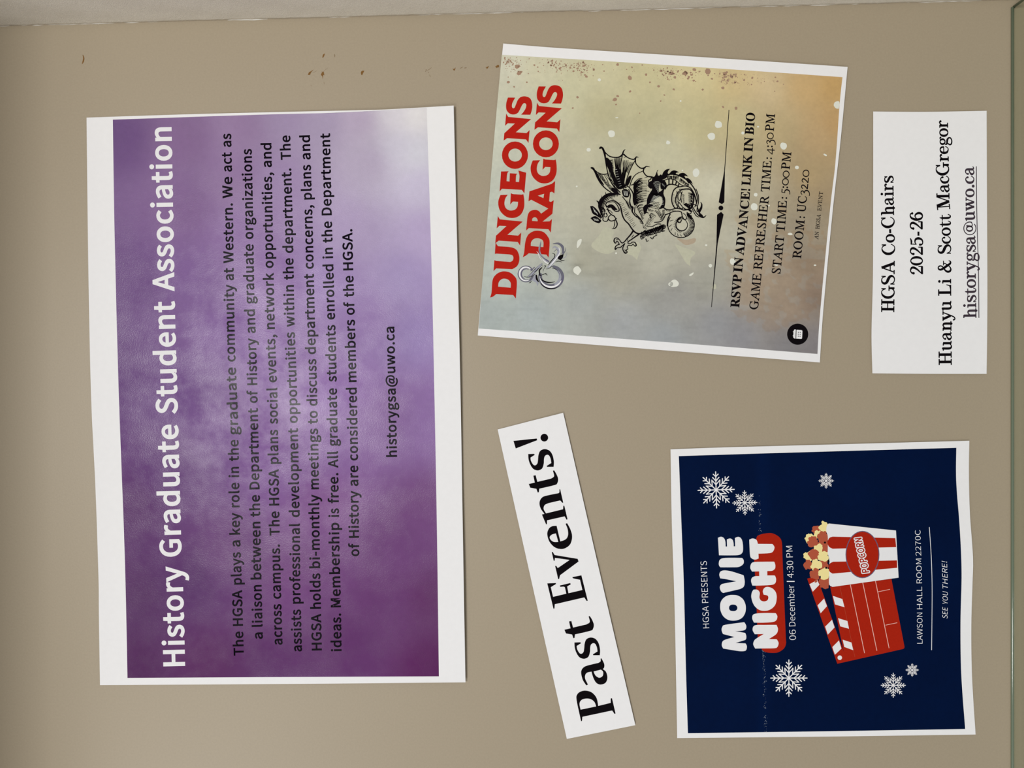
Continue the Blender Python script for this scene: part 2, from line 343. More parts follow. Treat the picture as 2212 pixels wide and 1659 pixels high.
  'a': [827,[333,-17,385,-13,478,15,523,38,590,83,550,83,561,0,733,0,733,460,726,545,704,621,665,686,607,736,531,767,440,777,376,772,315,761,212,725,99,665,182,525,311,590,383,608,418,611,461,605,490,592,510,572,524,545,532,510,533,501,421,485,302,456,207,416,137,362,94,294,80,214,89,147,113,90,153,44,205,10,266,-10],[370,147,315,156,299,164,287,177,278,195,275,220,280,251,297,276,330,301,386,324,468,344,535,354,535,219,482,181,455,166,396,148]],
  'I': [459,[138,0,337,0,337,1000,138,1000]],
  'R': [926,[337,558,337,835,536,832,589,822,627,805,652,782,668,750,674,705,668,658,651,623,625,596,587,576,534,563,467,558],[702,0,929,0,666,423,690,431,752,464,803,508,842,564,866,630,874,706,861,801,822,879,760,936,681,974,589,994,488,1000,138,1000,138,0,337,0,337,395,459,395]],
  'P': [923,[138,0,337,0,337,371,467,371,575,379,673,404,755,448,818,511,858,593,871,692,858,793,817,874,753,934,669,973,571,994,461,1000,138,1000],[337,536,337,835,520,832,579,821,621,804,648,779,665,744,671,692,665,640,648,602,621,574,581,553,524,540]],
  'C': [930,[550,-17,619,-12,682,1,740,22,793,50,842,86,908,150,792,275,699,197,669,180,595,158,558,155,479,166,413,196,359,245,318,313,292,399,283,503,293,605,320,690,362,757,417,805,483,834,562,845,595,842,660,823,686,809,770,743,885,872,786,952,737,978,683,999,624,1012,559,1017,429,1001,312,953,215,877,141,774,95,647,79,499,95,352,140,225,212,122,308,46,422,-1]],
  'O': [1071,[543,-17,672,0,786,48,879,126,949,230,992,357,1007,503,992,649,949,775,879,877,786,954,672,1001,543,1017,414,1001,301,954,207,877,137,775,94,649,79,503,94,357,137,230,207,126,300,48,414,0],[543,156,470,166,408,196,357,245,317,314,292,400,283,503,292,606,317,691,357,757,408,805,470,834,543,844,616,834,678,805,730,757,769,691,794,606,803,503,794,400,769,314,729,245,678,196,616,166]],
  'N': [1046,[138,0,331,0,330,573,318,780,262,780,359,606,735,0,923,0,923,1000,728,1000,729,432,744,221,799,221,701,395,324,1000,138,1000]],
  'E': [863,[138,0,803,0,803,169,337,169,337,440,717,440,717,609,337,609,337,832,788,832,788,1000,138,1000]],
 },
 'R': {
  'H': [977,[138,0,243,0,243,482,730,482,730,0,837,0,837,1000,730,1000,730,573,243,573,243,1000,138,1000]],
  'G': [924,[521,-18,584,-14,643,-3,697,15,745,38,787,66,819,95,819,509,510,509,510,422,723,422,723,139,696,118,638,91,569,76,533,74,431,88,346,127,278,191,229,276,199,381,189,504,200,624,231,728,282,812,350,874,434,913,531,926,580,922,662,897,697,876,746,834,801,902,740,954,698,979,648,1000,592,1013,528,1018,404,1002,296,956,207,881,138,778,95,651,79,499,94,347,137,220,204,118,292,44,398,-2]],
  'S': [797,[405,-18,500,-8,581,20,646,64,694,120,724,187,734,261,727,328,708,383,677,429,637,466,589,498,534,525,314,625,278,649,248,680,227,720,220,768,226,813,245,852,275,884,314,907,362,921,417,926,506,914,584,880,643,835,696,901,624,960,578,984,528,1002,474,1014,417,1018,333,1009,259,984,198,944,152,892,122,830,112,758,120,693,143,638,176,594,217,558,310,506,499,420,575,373,602,340,620,300,626,250,620,201,599,157,567,122,523,96,469,80,406,74,353,78,301,91,205,136,132,197,69,123,108,87,158,51,213,22,273,0,337,-13]],
  'A': [813,[9,0,115,0,212,312,592,312,688,0,800,0,467,1000,341,1000],[237,393,392,916,412,916,567,393]],
  'P': [848,[138,0,243,0,243,406,418,406,520,415,608,439,679,481,732,539,765,615,777,711,765,808,731,882,678,936,606,972,517,993,413,1000,138,1000],[243,490,243,916,478,912,546,898,601,873,640,834,664,780,671,711,664,642,642,586,604,543,551,513,484,496]],
  'R': [850,[243,516,243,916,495,912,557,898,607,874,644,837,667,787,674,725,667,661,644,608,608,567,558,538,495,521,421,516],[682,0,801,0,550,442,624,468,677,499,720,540,752,591,772,652,779,725,768,817,736,887,685,939,618,974,535,994,440,1000,138,1000,138,0,243,0,243,433,439,433]],
  'E': [788,[138,0,709,0,709,90,243,90,243,482,623,482,623,571,243,571,243,912,694,912,694,1000,138,1000]],
  'N': [970,[138,0,236,0,236,579,221,855,243,855,353,639,715,0,829,0,829,1000,729,1000,729,427,747,147,723,147,613,362,250,1000,138,1000]],
  'T': [801,[345,0,452,0,452,912,755,912,755,1000,42,1000,42,912,345,912]],
  'M': [1092,[138,0,231,0,230,601,214,866,237,866,507,103,578,103,847,866,870,866,853,601,853,0,950,0,950,1000,816,1000,555,241,535,241,272,1000,138,1000]],
  'L': [725,[138,0,681,0,681,90,243,90,243,1000,138,1000]],
  'W': [1182,[245,0,379,0,526,607,578,848,600,848,650,607,800,0,937,0,1139,1000,1039,1000,933,453,877,113,852,113,780,452,643,1000,542,1000,406,452,334,113,312,113,147,1000,38,1000]],
  'O': [996,[496,-18,612,-2,713,45,796,122,859,225,899,353,913,503,899,654,859,781,796,882,713,956,612,1002,496,1018,380,1002,279,956,196,882,133,781,93,654,79,503,93,353,133,225,196,122,279,45,380,-2],[496,74,408,88,333,128,272,192,226,278,198,382,189,503,198,624,226,727,272,811,333,874,409,913,496,926,584,913,659,874,720,811,766,727,794,624,804,503,794,382,766,278,721,192,659,128,584,88]],
  'Y': [708,[299,0,404,0,404,388,700,1000,591,1000,362,488,344,488,324,532,116,1000,5,1000,299,388]],
  'U': [968,[482,-18,577,-9,661,22,731,75,784,156,819,266,831,411,831,1000,730,1000,730,407,721,297,697,211,658,147,608,105,548,81,482,74,417,81,359,105,309,147,271,211,247,297,239,407,239,1000,134,1000,134,411,146,266,180,156,234,75,303,22,387,-9]],
  '0': [741,[369,-18,455,-4,528,38,587,109,632,210,661,342,670,503,661,664,632,793,587,893,528,963,455,1004,369,1018,283,1004,210,963,151,893,106,793,78,664,68,503,78,342,106,210,151,109,210,38,283,-4],[369,64,312,76,262,112,222,172,193,257,175,367,168,503,175,639,193,749,222,832,262,891,312,927,369,938,427,927,476,891,516,832,546,749,564,639,570,503,564,367,546,257,516,172,476,112,427,76]],
  '2': [741,[60,0,669,0,669,90,376,89,220,82,342,209,437,318,514,423,572,527,609,629,621,729,612,812,586,882,545,939,489,982,421,1009,339,1018,281,1013,228,1000,179,979,135,950,59,879,117,821,171,876,242,919,282,931,324,936,384,928,432,908,470,875,497,832,513,781,518,723,506,631,468,532,405,427,316,314,200,191,60,60]],
  '3': [741,[349,-18,433,-9,507,16,570,57,619,112,650,181,661,263,653,326,633,381,602,427,560,464,512,493,449,514,449,535,505,560,546,589,580,625,605,668,621,717,627,773,617,846,590,906,548,954,491,989,423,1011,345,1018,291,1014,241,1003,195,985,152,961,81,906,135,841,189,886,224,907,299,932,341,936,392,930,436,914,472,889,498,854,514,812,520,764,513,709,493,659,455,617,401,585,327,566,243,559,243,481,338,475,420,456,481,424,523,381,547,328,554,267,547,210,526,160,494,121,451,91,400,73,341,67,285,72,236,85,153,128,95,180,43,114,113,51,160,24,214,2,277,-13]],
  '4': [741,[464,0,561,0,561,281,695,281,695,362,561,362,561,1000,439,1000,27,352,27,281,464,281],[464,362,128,362,366,726,449,881,471,881,464,713]],
  '5': [741,[347,-18,427,-8,502,22,567,70,619,137,652,221,665,321,654,421,625,501,579,561,520,603,451,628,373,637,295,626,212,591,240,912,616,912,616,1000,149,1000,118,539,175,503,250,545,308,559,341,561,402,554,455,532,499,496,531,448,551,388,558,318,550,246,528,185,493,135,448,98,395,75,335,67,279,72,229,84,147,126,91,175,41,108,111,50,158,23,213,1,275,-13]],
  '6': [741,[401,-18,473,-8,539,22,595,70,640,134,668,212,678,303,670,399,645,477,605,536,553,579,487,604,410,613,373,609,295,581,259,558,175,482,185,643,213,754,254,837,308,893,372,924,441,934,473,931,533,912,585,876,600,861,656,923,602,970,567,990,484,1015,436,1018,344,1005,260,966,187,896,128,794,90,655,76,477,88,324,120,200,170,104,235,36,313,-4],[176,403,248,483,321,526,389,539,448,531,496,509,533,474,559,427,575,369,580,303,574,236,556,177,529,129,493,93,450,70,401,62,339,72,286,102,243,150,211,217,189,299]],
  '7': [741,[271,0,380,0,391,178,411,346,445,500,497,646,572,790,673,937,673,1000,67,1000,67,912,561,912,463,759,395,623,344,483,307,334,284,171]],
  'C': [854,[505,-18,565,-14,621,-1,672,19,720,47,763,82,798,118,741,185,680,130,642,106,558,78,509,74,417,88,338,127,275,191,228,276,199,381,189,504,199,624,229,728,278,811,343,874,422,913,514,926,557,922,633,898,667,878,717,834,773,902,711,956,669,981,622,1001,569,1013,513,1018,394,1002,290,956,203,881,137,779,94,651,79,499,94,347,136,220,201,118,286,44,388,-2]],
  'D': [923,[138,0,382,0,520,15,632,60,721,132,785,231,825,355,838,503,825,652,785,775,721,872,631,942,517,985,377,1000,138,1000],[243,85,243,916,367,916,477,904,568,868,639,809,689,727,719,625,729,503,719,382,689,279,639,196,568,135,477,98,367,85]],
  'e': [740,[416,-18,462,-15,547,4,585,18,645,52,611,120,532,79,466,65,429,63,360,72,300,97,250,138,211,193,185,259,172,348,674,348,678,410,670,509,645,594,604,662,548,712,478,744,393,755,312,743,237,708,171,652,118,575,84,480,71,367,83,254,118,159,171,83,241,28,323,-6],[170,418,186,501,212,561,248,610,291,645,341,667,395,674,452,667,500,645,539,610,567,561,584,501,590,418]],
  'c': [680,[408,-18,450,-15,532,7,570,25,634,69,590,138,547,106,487,78,418,67,351,77,293,105,245,150,209,210,187,283,179,367,187,451,211,524,247,584,296,630,355,658,422,668,452,666,506,649,568,606,618,674,570,712,538,729,461,752,417,755,327,743,245,709,175,653,120,577,84,482,71,367,83,253,116,158,168,82,235,27,316,-6]],
  'm': [1247,[126,0,231,0,231,542,267,581,332,634,365,651,426,664,472,659,510,642,539,612,559,571,571,517,574,0,678,0,678,543,749,611,781,634,814,651,875,664,921,659,959,642,988,612,1008,571,1020,517,1023,0,1127,0,1127,468,1121,556,1104,627,1074,683,1033,722,980,747,914,755,871,750,830,737,791,716,752,688,665,603,642,657,619,691,591,718,557,738,514,751,463,755,422,751,382,738,345,719,308,693,222,615,209,736,126,736]],
  'b': [827,[441,-18,521,-6,595,29,658,85,709,163,742,262,753,380,745,488,720,580,680,654,624,709,554,743,469,755,390,741,313,704,225,639,231,795,231,1088,126,1088,126,0,206,0,217,78,235,78,270,48,339,7,409,-15],[421,69,365,76,333,87,268,122,231,152,231,560,303,620,338,641,404,665,438,668,504,659,558,631,597,587,624,529,639,459,644,378,637,289,615,214,582,152,537,107,483,78]],
  'r': [513,[126,0,231,0,231,478,259,538,290,585,323,619,357,643,392,657,427,661,491,650,510,742,484,751,443,755,405,750,368,737,333,714,300,684,228,588,209,736,126,736]],
  ':': [363,[180,543,200,546,236,567,257,606,260,630,257,654,236,693,200,715,180,717,159,715,123,693,102,654,100,630,102,606,123,567,159,546],[180,-18,200,-15,236,6,257,44,260,68,257,92,236,131,200,152,180,155,159,152,123,131,102,92,100,68,102,44,123,6,159,-15]],
  '!': [425,[177,308,244,308,262,1022,157,1022],[210,-18,231,-15,266,6,287,44,290,68,287,92,266,131,231,152,210,155,189,152,154,131,133,92,130,68,133,44,154,6,189,-15]],
 },
 'S': {
  'R': [1064,[34,0,34,67,92,73,122,81,147,102,161,144,164,187,161,860,147,899,133,913,109,924,35,936,35,1000,493,1000,629,993,742,972,790,955,866,911,896,882,919,849,935,812,948,728,941,668,921,615,888,569,841,531,783,500,733,483,1000,102,1032,75,1087,66,1087,0,751,0,450,452,432,452,435,144,448,101,462,88,504,72,563,67,563,0],[432,529,530,534,581,550,619,576,645,614,654,636,667,731,662,789,648,837,627,872,597,897,558,912,509,917,465,913,444,903,439,893,432,835]],
  'S': [883,[94,-23,94,367,165,367,213,222,251,158,296,111,350,80,413,64,447,63,518,73,554,91,582,117,601,149,611,185,609,233,601,257,565,303,502,342,286,450,195,519,153,568,137,596,116,656,109,722,119,807,149,880,198,940,238,972,285,997,337,1014,393,1022,470,1020,541,1009,673,978,692,985,709,1023,777,1023,777,679,713,679,672,785,647,825,603,877,553,915,498,938,461,945,420,945,380,937,347,922,322,899,305,873,295,824,298,793,310,766,329,742,356,720,414,685,661,568,724,523,770,474,806,403,819,343,821,298,809,209,774,130,717,66,667,32,610,6,546,-12,475,-20,375,-18,324,-9,201,25,187,24,180,20,161,-23]],
  'V': [965,[472,-27,91,835,45,909,26,921,-31,937,-31,1000,495,1000,495,934,423,930,389,921,373,908,368,880,385,825,583,353,765,824,777,868,778,894,770,912,738,927,656,935,656,1000,1003,1000,1003,935,962,931,932,919,907,895,889,866,531,-27]],
  'P': [943,[34,0,34,67,92,73,122,81,147,102,161,144,164,187,161,860,147,899,133,913,109,924,35,936,35,1000,600,996,728,977,785,954,831,926,868,891,899,849,919,802,929,749,928,681,919,642,905,605,862,542,796,490,711,456,606,439,432,438,432,188,438,126,448,102,462,88,504,72,563,67,563,0],[432,521,521,525,568,540,601,564,612,579,631,622,642,716,638,781,626,833,606,872,595,885,562,906,542,912,491,917,459,914,443,906,435,891,432,862]],
  'I': [598,[29,0,29,65,118,84,147,104,158,124,165,177,162,875,149,908,136,918,111,926,29,935,29,1000,569,1000,569,935,491,926,465,918,450,907,436,874,433,181,437,133,450,103,460,94,484,82,572,65,572,0]],
  'N': [1110,[893,-23,261,732,269,140,283,99,296,86,320,76,398,66,398,0,40,0,40,66,120,77,141,87,150,95,162,128,167,183,167,836,92,920,40,938,40,1000,367,1000,864,402,858,818,854,873,842,903,826,916,800,925,727,935,727,1000,1085,1000,1085,935,1027,929,986,914,974,901,961,860,958,-23]],
  'A': [984,[-19,0,-19,67,31,75,48,85,64,99,91,140,458,1023,519,1021,896,160,940,89,956,77,1005,67,1005,0,503,0,503,68,582,76,601,83,613,91,620,101,622,112,613,151,560,282,254,282,201,154,196,121,198,104,204,94,233,76,312,68,312,0],[289,373,523,373,404,661]],
  'D': [1114,[44,0,44,67,98,72,136,85,147,96,160,134,162,811,159,858,145,903,118,923,89,930,32,934,32,1000,503,1000,589,996,669,986,741,968,807,943,866,910,917,870,961,823,997,770,1025,712,1044,647,1056,576,1060,500,1045,349,1000,223,924,125,817,55,682,14,518,0],[504,82,548,85,587,94,622,108,653,127,680,152,704,183,723,220,753,314,768,434,770,503,762,634,739,739,702,820,651,877,586,910,505,922,465,917,446,906,436,882,432,834,434,135,442,103,449,94,476,85]],
  'C': [1054,[579,-23,483,-16,436,-6,350,24,309,44,236,95,175,157,148,192,104,271,87,314,65,403,59,452,59,550,65,599,87,688,125,770,149,808,206,875,274,930,313,955,396,992,487,1014,621,1020,699,1007,841,961,866,957,892,963,900,968,916,993,924,1021,991,1021,991,656,928,656,864,783,841,814,788,870,729,911,665,935,633,941,599,943,523,931,461,896,412,836,377,749,355,636,348,497,356,367,380,262,419,182,473,126,541,93,627,81,682,86,767,111,822,140,898,200,956,264,1020,206,956,129,894,74,825,32,750,1,668,-17]],
  'E': [996,[31,0,31,66,91,70,122,77,149,98,159,122,165,182,162,853,153,889,141,909,108,927,35,935,35,1000,908,1000,908,680,845,680,825,770,795,828,776,849,728,882,661,904,575,915,466,913,450,908,442,901,433,853,433,555,498,559,520,565,559,586,573,598,598,635,618,686,636,766,700,766,700,252,633,252,620,340,608,379,593,408,563,441,538,455,507,465,433,472,433,159,435,131,445,106,454,99,472,94,589,92,699,113,764,142,818,186,864,246,909,335,979,335,913,0]],
  'L': [962,[34,0,34,67,92,73,122,81,147,102,161,144,164,187,161,862,147,901,133,914,92,929,35,935,35,1000,581,1000,581,934,501,929,462,917,447,902,435,866,432,192,439,119,443,110,454,100,514,90,625,96,678,107,723,123,763,146,816,195,860,262,904,360,973,360,912,0]],
  'K': [1147,[35,0,35,67,94,73,124,81,149,102,162,144,165,187,162,860,148,899,134,913,93,929,37,935,37,1000,564,1000,564,935,491,925,465,917,449,904,440,885,433,837,430,544,709,821,742,856,760,885,765,906,764,911,758,916,722,929,639,934,639,1000,1098,1000,1098,934,1023,929,981,916,935,894,888,863,784,772,632,621,1054,115,1101,78,1172,66,1172,0,617,0,617,68,699,71,722,77,731,87,729,100,709,132,452,447,433,430,433,188,440,126,449,102,463,88,506,72,564,67,564,0]],
  'B': [998,[35,0,35,67,92,73,134,88,147,103,161,146,164,800,159,865,144,904,135,914,113,925,34,935,34,1000,500,1000,620,994,719,975,798,942,856,895,891,835,902,762,895,703,873,651,837,607,787,572,725,545,668,542,739,535,814,504,873,465,916,417,942,360,951,296,939,209,902,136,874,104,802,53,758,34,657,8,539,0],[432,568,497,572,548,585,583,606,605,638,624,717,624,780,617,830,594,884,570,906,556,913,515,922,477,923,449,916,439,905,432,863],[502,83,556,88,597,104,611,115,635,146,651,192,660,252,655,358,648,385,627,429,596,459,549,480,521,486,432,491,434,128,443,102,450,94,476,84]],
  'O': [1179,[588,-23,480,-13,380,17,290,64,212,127,148,205,100,294,70,394,60,500,70,606,100,705,148,794,213,872,292,935,384,983,487,1013,599,1023,707,1013,807,984,897,937,974,875,1038,798,1086,709,1116,609,1126,500,1116,393,1086,294,1038,205,973,127,893,64,802,17,699,-13],[596,57,668,69,726,104,772,163,806,249,826,362,833,500,831,571,816,696,803,748,765,835,742,868,687,917,657,931,623,940,587,943,516,931,458,896,412,837,378,751,358,638,351,500,358,364,368,305,381,253,420,166,443,133,498,83,528,69,561,60]],
 },
 'I': {
  'G': [1197,[553,-21,413,-8,284,29,169,90,73,172,-1,272,-37,347,-59,423,-71,528,-66,598,-52,665,-15,758,20,817,62,869,137,934,226,982,326,1011,382,1019,474,1020,576,1006,727,959,761,954,783,962,808,1010,864,1010,885,677,827,677,783,763,761,794,736,823,678,872,646,891,576,920,540,929,461,936,381,928,313,902,283,884,256,861,208,802,190,769,161,691,151,648,141,558,145,470,164,383,200,288,251,208,314,145,389,98,471,70,562,61,606,64,646,74,680,89,704,108,722,140,719,344,709,407,702,418,683,430,564,446,563,508,1017,508,1019,445,956,440,931,432,917,421,909,404,905,340,915,80,801,22,743,3,682,-10]],
  'A': [1029,[-181,0,-185,62,-111,74,-67,100,-49,119,489,1021,545,1021,768,129,779,107,794,92,826,76,915,62,923,0,477,0,472,64,542,68,564,75,573,84,578,99,573,152,529,327,214,327,201,322,110,170,92,129,86,105,92,87,103,76,126,69,201,63,202,0],[252,416,508,416,434,738]],
  'M': [1301,[-78,0,-77,64,1,72,24,85,33,100,39,127,43,829,36,881,25,903,-3,922,-94,937,-92,1000,211,1000,515,284,795,1000,1104,1000,1102,936,1025,928,1001,914,992,898,986,871,992,185,996,126,1010,96,1037,78,1127,63,1129,0,692,0,693,59,758,69,783,81,794,97,801,125,814,811,505,0,457,0,126,811,143,232,148,151,158,113,172,90,205,73,285,62,286,0]],
  'E': [1009,[-72,0,-74,64,3,72,29,86,38,100,44,128,39,815,34,873,20,903,-7,922,-96,937,-98,1000,706,1000,728,753,667,753,641,826,611,873,594,887,555,902,474,913,284,914,241,909,232,902,224,851,226,576,360,577,435,590,463,604,480,624,491,654,497,712,563,712,560,333,498,333,484,402,466,447,452,467,435,478,369,490,229,490,234,138,239,116,250,101,261,96,288,90,467,88,577,102,637,124,684,157,720,203,761,302,825,302,794,0]],
  'R': [1002,[-72,0,-74,64,4,72,30,88,39,104,45,131,39,828,32,882,20,904,-7,922,-96,937,-98,1000,347,1000,444,994,528,975,567,960,632,922,683,872,719,812,731,777,742,710,733,649,704,595,656,551,590,515,533,496,792,142,835,98,860,80,886,70,940,64,938,0,684,0,347,473,229,477,233,184,240,119,253,93,272,77,301,68,381,64,379,0],[305,555,350,557,427,570,482,596,518,632,536,678,538,703,528,766,509,812,483,849,449,878,407,899,356,911,274,915,238,906,233,900,228,885,228,560]],
  'F': [905,[-67,0,-65,65,7,70,32,81,41,93,51,129,46,815,41,873,27,903,0,922,-91,937,-89,1000,665,1000,690,734,625,734,595,823,573,859,547,883,514,899,443,912,284,913,246,906,236,893,240,572,345,573,423,587,440,597,461,618,476,649,489,711,554,711,560,324,494,324,470,423,450,458,437,470,416,479,383,484,242,486,248,164,254,116,262,99,279,81,308,71,394,62,405,0]],
  'S': [825,[355,-20,252,-9,103,27,85,21,71,-17,13,-17,-35,339,28,342,65,247,106,180,128,153,180,107,236,77,264,68,327,61,385,71,406,83,432,108,449,142,453,168,452,198,441,242,426,274,402,307,315,393,166,509,85,580,30,642,-15,723,-29,770,-34,818,-29,864,-15,906,9,942,41,973,82,996,129,1012,211,1021,282,1017,419,984,436,989,453,1017,509,1017,550,696,491,696,443,811,407,862,366,899,321,924,298,932,247,938,189,928,154,902,139,861,141,824,150,791,183,738,272,650,499,467,556,400,597,326,611,285,622,231,622,179,611,130,576,68,520,20,471,-2,416,-15]],
  'H': [1152,[-72,0,-74,65,-2,70,29,85,38,100,45,127,39,815,34,873,20,903,-7,922,-96,937,-98,1000,341,1000,343,936,268,928,242,914,233,898,226,869,226,592,230,581,231,580,265,575,639,575,654,577,652,576,655,588,651,829,645,881,633,904,614,918,582,928,515,936,516,1000,955,1000,953,936,877,928,852,914,843,898,837,871,843,185,847,126,861,96,888,78,978,63,980,0,541,0,539,65,613,70,638,81,649,93,657,127,655,467,651,478,650,479,617,484,243,483,228,481,230,482,227,472,230,186,237,118,248,95,267,81,298,71,365,64,367,0]],
  'T': [935,[108,0,103,65,190,71,220,84,233,102,241,134,245,205,239,897,231,907,210,911,95,907,23,888,1,875,-23,845,-38,803,-47,727,-117,732,-121,1000,750,1000,777,724,712,724,689,806,670,844,648,872,622,891,559,908,443,911,431,909,428,902,431,190,437,124,447,97,464,82,509,69,602,65,600,0]],
  'I': [559,[-67,0,-65,65,7,70,32,81,42,93,51,128,46,815,41,873,27,903,0,922,-91,937,-89,1000,353,1000,355,936,277,928,253,914,244,898,237,871,242,185,247,126,261,95,288,78,377,63,379,0]],
  'P': [899,[-72,0,-74,64,4,72,30,85,38,99,44,127,39,828,32,881,20,904,-7,922,-96,937,-98,1000,317,1000,413,994,498,975,570,943,628,898,672,841,701,771,712,713,710,659,693,609,664,565,600,512,512,477,403,461,230,460,228,459,232,154,237,119,251,93,272,79,310,70,388,65,386,0],[290,540,334,542,408,556,460,582,493,620,508,670,509,699,506,731,489,793,466,837,438,870,404,894,360,910,307,919,266,919,249,917,236,911,226,885,227,562,231,547,233,545]],
  'O': [1143,[457,-21,339,-10,266,10,198,40,108,101,33,180,-8,243,-50,349,-69,446,-69,543,-52,637,-6,754,45,832,86,878,132,919,209,969,296,1004,389,1020,501,1016,610,989,678,958,767,896,840,816,880,753,921,650,941,542,937,433,914,327,861,207,800,123,744,71,661,20,565,-11],[446,59,490,63,549,84,601,122,645,174,682,239,709,314,725,397,732,486,727,577,710,669,675,773,640,833,598,880,549,914,496,934,436,941,390,936,326,913,268,869,219,809,180,732,162,673,145,583,140,482,149,382,166,308,195,233,231,171,276,123,327,87,384,66]],
  'U': [1088,[457,-21,359,-13,271,11,230,30,191,52,126,106,76,171,44,248,30,336,23,834,17,882,5,907,-15,921,-50,930,-125,937,-126,1000,335,1000,339,937,267,932,233,916,222,900,213,873,208,808,215,380,225,268,238,226,262,182,315,130,385,97,471,86,520,89,563,98,599,114,628,134,651,160,667,190,683,266,687,395,683,752,674,852,661,891,643,915,617,927,532,937,527,1000,903,1000,911,936,847,933,816,922,798,900,792,880,786,787,793,314,786,236,762,140,718,66,652,16,565,-12]],
  'C': [1045,[496,-21,370,-9,255,28,151,88,64,169,-5,268,-52,384,-71,488,-70,558,-60,627,-29,723,3,783,41,839,86,888,138,931,226,981,322,1011,425,1021,522,1012,673,977,685,981,701,1011,760,1011,787,688,721,688,681,803,651,850,612,888,591,902,541,924,484,935,426,935,348,917,302,894,259,861,222,822,190,775,165,722,148,663,135,564,138,495,150,423,176,339,216,255,241,219,268,187,332,133,366,113,439,86,518,77,576,82,629,96,678,118,722,150,763,191,812,259,878,213,801,102,718,34,653,3,615,-8]],
  'N': [1109,[743,-22,139,758,151,184,156,127,163,105,176,87,208,73,293,64,295,0,-72,0,-74,64,-2,72,27,86,37,101,44,128,43,838,37,867,11,901,-31,927,-96,936,-98,1000,142,1000,704,276,690,825,684,878,675,904,667,913,632,927,547,936,545,1000,914,1000,913,936,838,928,814,915,804,900,797,873,801,-22]],
  'V': [971,[182,-21,-42,869,-56,895,-72,912,-105,928,-189,935,-194,1000,248,1000,248,938,181,934,152,922,146,912,145,888,155,823,289,256,604,803,636,871,641,896,632,918,611,928,528,935,523,1000,874,1000,869,936,828,930,810,921,792,905,761,864,241,-21]],
 },
}
HV = 1.12
def bar(x0, x1, y, w=8): return strip([(x0, y, w * HV), (x1, y, w * HV)], caps=False)
def stem(x, y0, y1, w=16): return strip([(x, y0, w * HV), (x, y1, w * HV)], caps=False)
def ln(x0, y0, x1, y1, w=16): return strip([(x0, y0, w * HV), (x1, y1, w * HV)], caps=False)
def cu(*p): return strip([(x, y, w * HV) for x, y, w in p], caps=True, sub=5)
def ring(cx, cy, rx, ry, ws, wt, n=16):
    return strip([(cx + rx * math.cos(2 * math.pi * k / n), cy + ry * math.sin(2 * math.pi * k / n), HV * wt + HV * (ws - wt) * abs(math.cos(2 * math.pi * k / n)) ** 1.5) for k in range(n)], sub=2, closed=True)
def dot(x, y, r):
    vs, fs = [], []; disc(vs, fs, x, y, r, 14); return vs, fs
